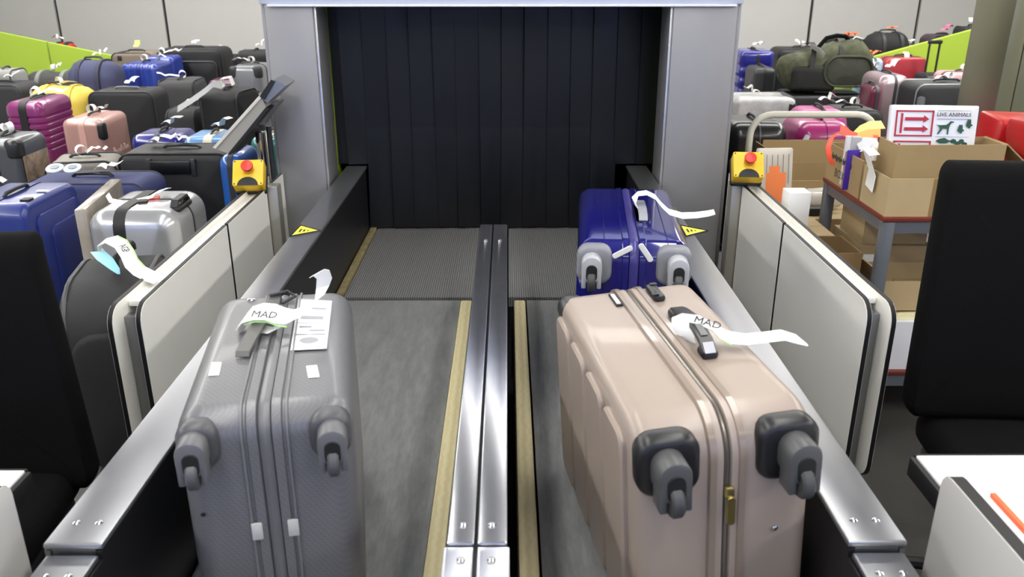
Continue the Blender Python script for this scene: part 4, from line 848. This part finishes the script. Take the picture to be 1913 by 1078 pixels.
# ================================================================== TROLLEY, TABLE, CARTONS
def carton(label, x0, x1, y0, y1, z0, z1, m=CARD, flaps=(), closed=False, rz=0, cat='box', inner=None, tape=None):
    c = empty('carton', label, cat, ((x0 + x1) / 2, (y0 + y1) / 2, z0), rz); W, D, H = (x1 - x0) / 2, (y1 - y0) / 2, z1 - z0; t = .005
    MB().box(-W, W, -D, D, 0, t).build('bottom', m, c, smooth=0)
    for n, bx_ in (('front', (-W, W, -D, -D + t)), ('back', (-W, W, D - t, D)), ('left', (-W, -W + t, -D + t, D - t)), ('right', (W - t, W, -D + t, D - t))):
        MB().box(*bx_, t, H).build('side_wall', m, c, smooth=0)
    if closed:
        MB().box(-W, W, -D, -.0015, H, H + t).build('flap', m, c, smooth=0); MB().box(-W, W, .0015, D, H, H + t).build('flap', m, c, smooth=0)
    for f, L, a in flaps:       # (side, length, angle above outward horizontal)
        dx, dz = L * math.cos(R(a)), L * math.sin(R(a))
        if f == 'f': P = [(-W, -D, H), (W, -D, H), (W * .97, -D - dx, H + dz), (-W * .97, -D - dx, H + dz)]
        if f == 'b': P = [(-W, D, H), (W, D, H), (W * .97, D + dx, H + dz), (-W * .97, D + dx, H + dz)]
        if f == 'l': P = [(-W, -D, H), (-W, D, H), (-W - dx, D * .97, H + dz), (-W - dx, -D * .97, H + dz)]
        if f == 'r': P = [(W, -D, H), (W, D, H), (W + dx, D * .97, H + dz), (W + dx, -D * .97, H + dz)]
        o = MB().add(P, [(0, 1, 2, 3)]).build('flap', m, c, smooth=0); md = o.modifiers.new('thickness', 'SOLIDIFY'); md.thickness = .005
    if tape:
        MB().box(tape - .04, tape + .04, -D - .001, -D, .0, H).build('tape', mat('#8f744c', .25), c, smooth=0)
    return c
# table
tb = empty('trolley_table', 'grey framed table with dark red edge carrying cartons', 'table', (1.36, 2.93, 0)); T = inv(tb).translation
FR = mat('#63676d', .4, .3); EDG = mat('#6b2a1c', .5)
TX1 = 2.45; TY1 = 3.56; TT = .80
MB().bbox(1.36, TX1, 2.93, TY1, TT - .018, TT, .002).build('table_top', EDG, tb, loc=T)
MB().box(1.37, TX1 - .01, 2.935, 2.965, TT - .062, TT - .018).box(1.37, 1.40, 2.965, TY1 - .03, TT - .062, TT - .018).box(1.37, TX1 - .01, TY1 - .03, TY1, TT - .062, TT - .018).build('frame', FR, tb, loc=T, smooth=0)
MB().bbox(1.36, TX1, 2.93, TY1, .162, .18, .002).build('lower_shelf', EDG, tb, loc=T)
MB().box(1.37, TX1 - .01, 2.935, 2.965, .115, .162).build('frame', FR, tb, loc=T, smooth=0)
for x_, y_ in ((1.365, 2.932), (1.365, TY1 - .042), (TX1 - .05, 2.932), (TX1 - .05, TY1 - .042)): MB().bbox(x_, x_ + .042, y_, y_ + .04, 0, TT - .02, .002).build('leg', FR, tb, loc=T)
# near open carton with inner carton and label pack
cA = carton('open low carton with brown tape on table front', 1.365, 1.86, 2.94, 3.17, TT, TT + .14, CARD2, tape=-.05)
cB = carton('inner carton holding the live animals labels', 1.385, 1.775, 2.97, 3.125, TT + .007, TT + .255, CARD, flaps=(('r', .13, -40),))
LB = empty('label_pack', 'plastic wrapped pack of live animals labels in carton', 'label pack', (1.545, 3.05, TT + .115), -4)
LM = Matrix.Rotation(R(-8), 4, 'X'); LW = .305; LH = .265
MB().rloft('y', (LW, .03, LH), .006, edge_prof(.03, .005, 2), M=LM @ Matrix.Translation((0, 0, LH / 2)), n=2, cap=3, lump=.003).build('wrapped_sheets', mat('#e3e4e8', .2, 0, .4), LB)
pr = MB(); PRM = mat('#b0273a', .5); yq = -.0195
def rc(u0, v0, u1, v1, mb): mb.box(u0 * LW - LW / 2, u1 * LW - LW / 2, yq, yq + .0006, v0 * LH, v1 * LH, LM)
for b0 in (.58, .17):
    for u0, v0, u1, v1 in ((.05, b0, .49, b0 + .02), (.05, b0 + .33, .49, b0 + .35), (.05, b0, .07, b0 + .35), (.47, b0, .49, b0 + .35), (.11, b0 + .04, .135, b0 + .31)): rc(u0, v0, u1, v1, pr)
    for c0_ in (b0 + .10, b0 + .235):
        rc(.16, c0_ - .022, .38, c0_ + .022, pr)
        pr.extr([(.375 * LW - LW / 2, (c0_ - .05) * LH), (.44 * LW - LW / 2, c0_ * LH), (.375 * LW - LW / 2, (c0_ + .05) * LH)], 'y', yq, yq + .0006, M=LM)
pr.build('red_print', PRM, LB, smooth=0)
text('LIVE ANIMALS', .0195, mat('#3a3a40', .6), LB, LM @ Matrix.Translation((.72 * LW - LW / 2, yq, .875 * LH)) @ Matrix.Rotation(R(90), 4, 'X'))
gp_ = MB(); k_ = .42 * .14
dog = [(-.05, .62), (.1, .6), (.5, .62), (.62, .72), (.72, .86), (.92, .84), (.95, .77), (.8, .74), (.72, .6), (.68, .45), (.66, .0), (.58, .0), (.57, .36), (.3, .38), (.2, .2), (.05, .0), (-.02, .0), (.1, .25), (.12, .42), (.02, .55), (-.14, .66)]
S_ = .058
gp_.extr([(.55 * LW - LW / 2 + u * S_, .61 * LH + v * S_ * .95) for u, v in dog], 'y', yq, yq + .0006, M=LM)
bird = [(.3, 1), (.5, .9), (.6, 1), (.7, .85), (.75, .5), (1, .35), (.75, .25), (.6, .0), (.3, .2), (.1, .3), (.15, .6)]
for u0, v0 in ((.77, .62), (.86, .69)): gp_.extr([(u0 * LW - LW / 2 + u * .028, v0 * LH + v * .034) for u, v in bird], 'y', yq, yq + .0006, M=LM)
fish = [(0, .5), (.2, .75), (.5, .9), (.7, .65), (.85, .55), (1, .8), (.95, .5), (1, .2), (.85, .42), (.6, .2), (.25, .2)]
gp_.extr([(.54 * LW - LW / 2 + u * .062, .47 * LH + v * .028) for u, v in fish], 'y', yq, yq + .0006, M=LM)
for u0, v0 in ((.75, .52), (.80, .49), (.84, .52), (.88, .48)): gp_.extr([(u0 * LW - LW / 2 + .010 * math.cos(R(t)), v0 * LH + .008 * math.sin(R(t))) for t in range(0, 360, 45)], 'y', yq, yq + .0006, M=LM)
gp_.build('green_print', mat('#1f4f3c', .6), LB, smooth=0)
rl_ = MB(); rc(.53, .815, .92, .822, rl_); rc(.53, .575, .92, .58, rl_); rc(.53, .925, .92, .932, rl_); rl_.build('rule_line', mat('#8a8a90', .6), LB, smooth=0)
# carton with handwriting
cC = carton('open carton with handwritten side at table corner', 1.365, 1.80, 3.19, 3.55, TT, TT + .15, CARD)
Mx = Matrix.Translation((-.2185, .02, .105)) @ Matrix.Rotation(R(-90), 4, 'Z') @ Matrix.Rotation(R(90), 4, 'X')
sk_ = MB()
for k in range(11): y0 = .13 - k * .02; sk_.tube([(-.2195, y0, .092 + .004 * (k % 3)), (-.2195, y0 - .006, .120 - .005 * (k % 2)), (-.2195, y0 - .012, .094 + .01 * (k % 2)), (-.2195, y0 - .015, .112)], .0016, 5)
sk_.build('handwriting', mat('#4a4a3c', .8), cC); text('BOX', .05, mat('#4a4a3c', .8), cC, Matrix.Translation((-.2185, .03, .045)) @ Matrix.Rotation(R(-90), 4, 'Z') @ Matrix.Rotation(R(90), 4, 'X'))
def ribthing(name, label, cat, pts, wv, w, m):
    p0 = Vector(pts[0]); o = MB().ribbon([Vector(p) - p0 for p in pts], wv, w, .002).build(name, m); o.location = p0; tag(o, label, cat); return o
NO = mat('#f2573a', .45); NY = mat('#e6ec7e', .5)
q = lambda px, py, y: PY(px, py, y)
ribthing('neon_band', 'curved neon orange tag band on handwritten carton', 'tag', [q(1566, 247, 3.42), q(1553, 258, 3.40), q(1547, 275, 3.38), q(1549, 292, 3.37), q(1556, 308, 3.37)], [Vector((1, .3, .3)), Vector((1, .3, .1)), Vector((1, .3, 0)), Vector((1, .3, -.1)), Vector((1, .3, -.2))], .025, NO)
ribthing('neon_band', 'neon orange tag strip across handwritten carton', 'tag', [q(1570, 240, 3.45), q(1590, 254, 3.42), q(1612, 260, 3.40), q(1640, 262, 3.38)], [Vector((.2, .5, 1))] * 4, .04, NO)
ribthing('neon_band', 'arched lime yellow tag band above the cartons', 'tag', [q(1598, 254, 3.47), q(1610, 242, 3.47), q(1628, 234, 3.47), q(1650, 233, 3.47)], [Vector((.1, 1, .3))] * 4, .07, NY)
ribthing('neon_band', 'peach coloured tag band below the lime one', 'tag', [q(1602, 256, 3.40), q(1620, 250, 3.40), q(1645, 248, 3.40)], [Vector((.1, .6, 1))] * 3, .035, mat('#e5b86a', .5))
o = MB().bbox(-.03, .03, -.003, .003, 0, .16, .001).build('card', mat('#43269b', .5)); o.location = (q(1595, 290, 3.30).x, 3.3, TT + .01); o.rotation_euler = (0, 0, R(10)); tag(o, 'purple card standing in handwritten carton', 'card')
o = MB().bbox(-.012, .012, -.01, .01, 0, .20, .001).build('booklet', mat('#d9d9e0', .5)); o.location = (q(1573, 290, 3.38).x + .02, 3.38, TT + .01); tag(o, 'white booklet upright in handwritten carton', 'booklet')
o = MB().bbox(-.018, .018, -.02, .02, 0, .20, .001).build('booklet', mat('#a9a9ae', .5)); o.location = (q(1583, 290, 3.38).x + .02, 3.37, TT + .01); tag(o, 'grey booklet upright beside the purple card', 'booklet')
ribthing('paper_sheet', 'white paper sheet hanging over carton edge', 'paper', [q(1622, 282, 3.06) + Vector((.03, 0, 0)), q(1618, 284, 3.07), (1.358, 3.08, TT + .13), (1.354, 3.08, TT + .07)], [Vector((.1, 1, .1))] * 4, .09, PAPER)
ribthing('paper_sheet', 'pale paper lying across the table cartons', 'paper', [q(1602, 272, 3.34), q(1620, 268, 3.32), q(1642, 270, 3.30)], [Vector((.1, 1, .4))] * 3, .09, mat('#d4d4d8', .6))
bubble = MB().rloft('y', (.07, .05, .12), .02, edge_prof(.05, .015, 3), M=Matrix.Translation((0, 0, .06)), n=4, cap=3, lump=.012).build('bubble_wrap', mat('#dcdad4', .2, 0, .5, bump=.8, bscale=80)); bubble.location = (1.425, 3.145, TT + .145 + .01); tag(bubble, 'crumpled bubble wrap beside the live animals labels', 'bubble wrap')
bubble.location = (1.44, 3.235, TT + .09)
# carton with red bags
carton('carton full of red bags at table right end', 1.90, 2.43, 3.0, 3.5, TT, TT + .10, CARD2)
wbx = MB().bbox(-.1, .1, -.05, .05, 0, .16, .002).build('white_box', WHITE); wbx.location = (2.02, 3.08, TT + .01); tag(wbx, 'white box below the red bags', 'box')
RB = mat('#b81a1e', .4, 0, .2, bump=.5, bscale=9)
for k, (x_, y_, z_, W_, D_, H_, rz, lb) in enumerate(((2.06, 3.12, TT + .19, .30, .18, .12, -3, 'flat red gift bag with white logo lying on white box'), (2.28, 3.37, TT + .012, .24, .16, .27, 6, 'crumpled bright red bag with white cord at back'), (2.325, 3.10, TT + .012, .16, .16, .23, -6, 'upright red bag with white cord near the column'), (2.02, 3.37, TT + .012, .20, .14, .28, 4, 'small red folded bag behind the label pack'))):
    r_ = empty('red_bag', lb, 'bag', (x_, y_, z_), rz, 'red bags on the table')
    MB().rloft('z', (W_, D_, H_), .02, edge_prof(H_, .015, 2, [(0, .0)]), M=Matrix.Translation((0, 0, H_ / 2)), n=3, cap=4, lump=.032, seed=k * 3 + 1).build('body', RB, r_)
    MB().tube([(-.08, -D_ / 2, H_ * .8), (-.07, -D_ / 2 - .03, H_ * .95), (0, -D_ / 2 - .03, H_ * .7), (.06, -D_ / 2 - .02, H_ * .9), (.08, -D_ / 2 + .01, H_)], .0045, 6).build('cord', mat('#ead9d6', .6), r_)
    if k == 0: MB().extr([(.0 + .03 * math.cos(R(t)), .05 + .012 * math.sin(R(t))) for t in range(0, 360, 40)], 'y', -D_ / 2 - .022, -D_ / 2 - .02).extr([(.05 + .02 * math.cos(R(t)), .07 + .016 * math.sin(R(t))) for t in range(0, 360, 40)], 'y', -D_ / 2 - .022, -D_ / 2 - .02).build('logo', mat('#e6d0cc', .5), r_)
# cartons under the table
wb_ = carton('white carton on the lower shelf', 1.42, 1.80, 2.95, 3.22, .18, .375, mat('#dcdde3', .6), closed=True)
o = MB().extr([(-.21, 0), (.2, .0), (.2, .03), (.1, .028), (-.1, .02), (-.21, .004)], 'y', -.06, .06).build('curved_plank', mat('#efe6bd', .4)); o.location = (1.62, 3.03, .381); tag(o, 'curved cream plank resting on white carton', 'plank')
cI = carton('open carton above the cream plank under table', 1.42, 1.80, 2.99, 3.22, .412, .53, CARD2, flaps=(('l', .06, 60),))
o = MB().box(-.06, .06, -.04, .04, 0, .06).build('small_carton', CARD); o.location = (1.60, 3.12, .418); tag(o, 'small brown carton inside the open carton under table', 'box')
cH = carton('closed carton with white address label under table', 1.43, 1.72, 3.24, 3.54, .18, .585, CARD2, closed=True)
MB().box(-.13, -.03, -.152, -.1505, .30, .375).build('address_label', PAPER, cH, smooth=0)
carton('brown carton standing left of the table leg', 1.13, 1.335, 3.0, 3.22, 0, .64, CARDD)
carton('tan carton with raised flaps beside back table leg', 1.395, 1.425, 3.24, 3.5, .18, .70, CARD2) if 0 else None
cT = carton('tilted tan carton flap box behind the front leg', 1.44, 1.70, 3.26, 3.50, .592, .70, CARD2, flaps=(('l', .05, 70),))
o = MB().rloft('z', (.16, .2, .26), .03, edge_prof(.26, .03, 3), M=Matrix.Translation((0, 0, .13)), n=4, cap=2, lump=.01).build('black_sack', BLACKF); o.location = (1.90, 3.1, .182); tag(o, 'black sack under the table behind the chair', 'bag')
# flat trolley with tube handle
tr = empty('luggage_trolley', 'trolley with bent cream tube handle holding cartons', 'trolley', (1.4, 4.4, 0)); T = inv(tr).translation
TUB = mat('#dad8c8', .35)
a, b = PY(1397, 292, 4.44), PY(1632, 262, 4.44); zt_ = PY(1500, 214, 4.44).z
rad = .11; pts = [(a.x, 4.44, .16), (a.x, 4.44, zt_ - rad)] + [(a.x + rad * (1 - math.cos(R(t))), 4.44, zt_ - rad + rad * math.sin(R(t))) for t in (15, 30, 45, 60, 75, 90)]
pts += [(b.x - rad + rad * math.sin(R(t)), 4.44, zt_ - rad + rad * math.cos(R(t))) for t in (0, 15, 30, 45, 60, 75, 90)] + [(b.x, 4.44, .16)]
MB().tube(pts, .018, 12).build('tube_handle', TUB, tr, loc=T)
MB().bbox(1.11, 1.82, 3.62, 4.46, .13, .16, .004).build('deck', mat('#55585c', .5), tr, loc=T)
for x_ in (1.17, 1.76):
    for y_ in (3.68, 4.4): MB().lathe([(.05, -.018), (.062, -.012), (.062, .012), (.05, .018)], 16, M=Matrix.Translation((x_, y_, .063)) @ Matrix.Rotation(R(90), 4, 'Y')).build('wheel', BLACK, tr, loc=T)
cE = carton('large open carton on trolley below magenta suitcase', 1.33, 1.80, 3.98, 4.38, .165, .68, CARD, flaps=(('b', .12, 88), ('l', .12, 75)))
o = MB().rloft('z', (.2, .2, .16), .05, edge_prof(.16, .04, 3), M=Matrix.Translation((0, 0, .08)), n=4, cap=3, lump=.03, seed=4).build('packing_paper', mat('#6d4f2a', .8)); o.location = (1.62, 4.15, .54); tag(o, 'crumpled brown packing paper in the large carton', 'paper')
o.location = (1.62, 4.15, .175)
cF = carton('closed carton at the trolley front under white box', 1.13, 1.62, 3.63, 3.95, .165, .585, CARD2, closed=True)
cF2 = carton('low carton between barrier and table', 1.115, 1.33, 3.26, 3.55, 0, .62, CARD2, closed=True)
o = MB().bbox(-.045, .045, -.045, .045, 0, .165, .001).build('white_box', WHITE); o.location = (1.185, 3.36, .626); tag(o, 'small white box standing by the right barrier', 'box')
en = empty('mailing_pouch', 'grey printed pouch with orange sticker beside stop box', 'pouch', (1.205, 3.70, .592), 8)
EM = Matrix.Rotation(R(-10), 4, 'X')
MB().rloft('y', (.165, .03, .30), .01, edge_prof(.03, .008, 2), M=EM @ Matrix.Translation((0, 0, .15)), n=3, cap=3, lump=.004).build('pouch_body', mat('#c9c4b8', .35), en)
MB().box(-.045, .05, -.0185, -.0175, .05, .19, EM).box(-.03, .02, -.0185, -.0175, .19, .22, EM).build('orange_sticker', mat('#f58a52', .5), en, smooth=0)
pl = MB()
for k in range(6): pl.box(-.07 + k * .026, -.067 + k * .026, -.0172, -.0165, .12 + .02 * (k % 2), .27, EM)
pl.build('printed_lines', mat('#77756f', .6), en, smooth=0)
o = MB().rloft('z', (.16, .12, .07), .03, edge_prof(.07, .02, 3), M=Matrix.Translation((0, 0, .035)), n=4, cap=4, lump=.02, seed=8).build('plastic_wrap', mat('#d6d2c8', .15, 0, .5, bump=.6, bscale=30)); o.location = (1.47, 3.82, .612); tag(o, 'crumpled clear plastic wrap on trolley carton', 'plastic wrap')
o = MB().bbox(-.06, .06, -.03, .03, 0, .035, .002).build('black_tray', BLACK); o.location = (1.37, 3.70, .592); tag(o, 'small black tray on trolley carton', 'tray')
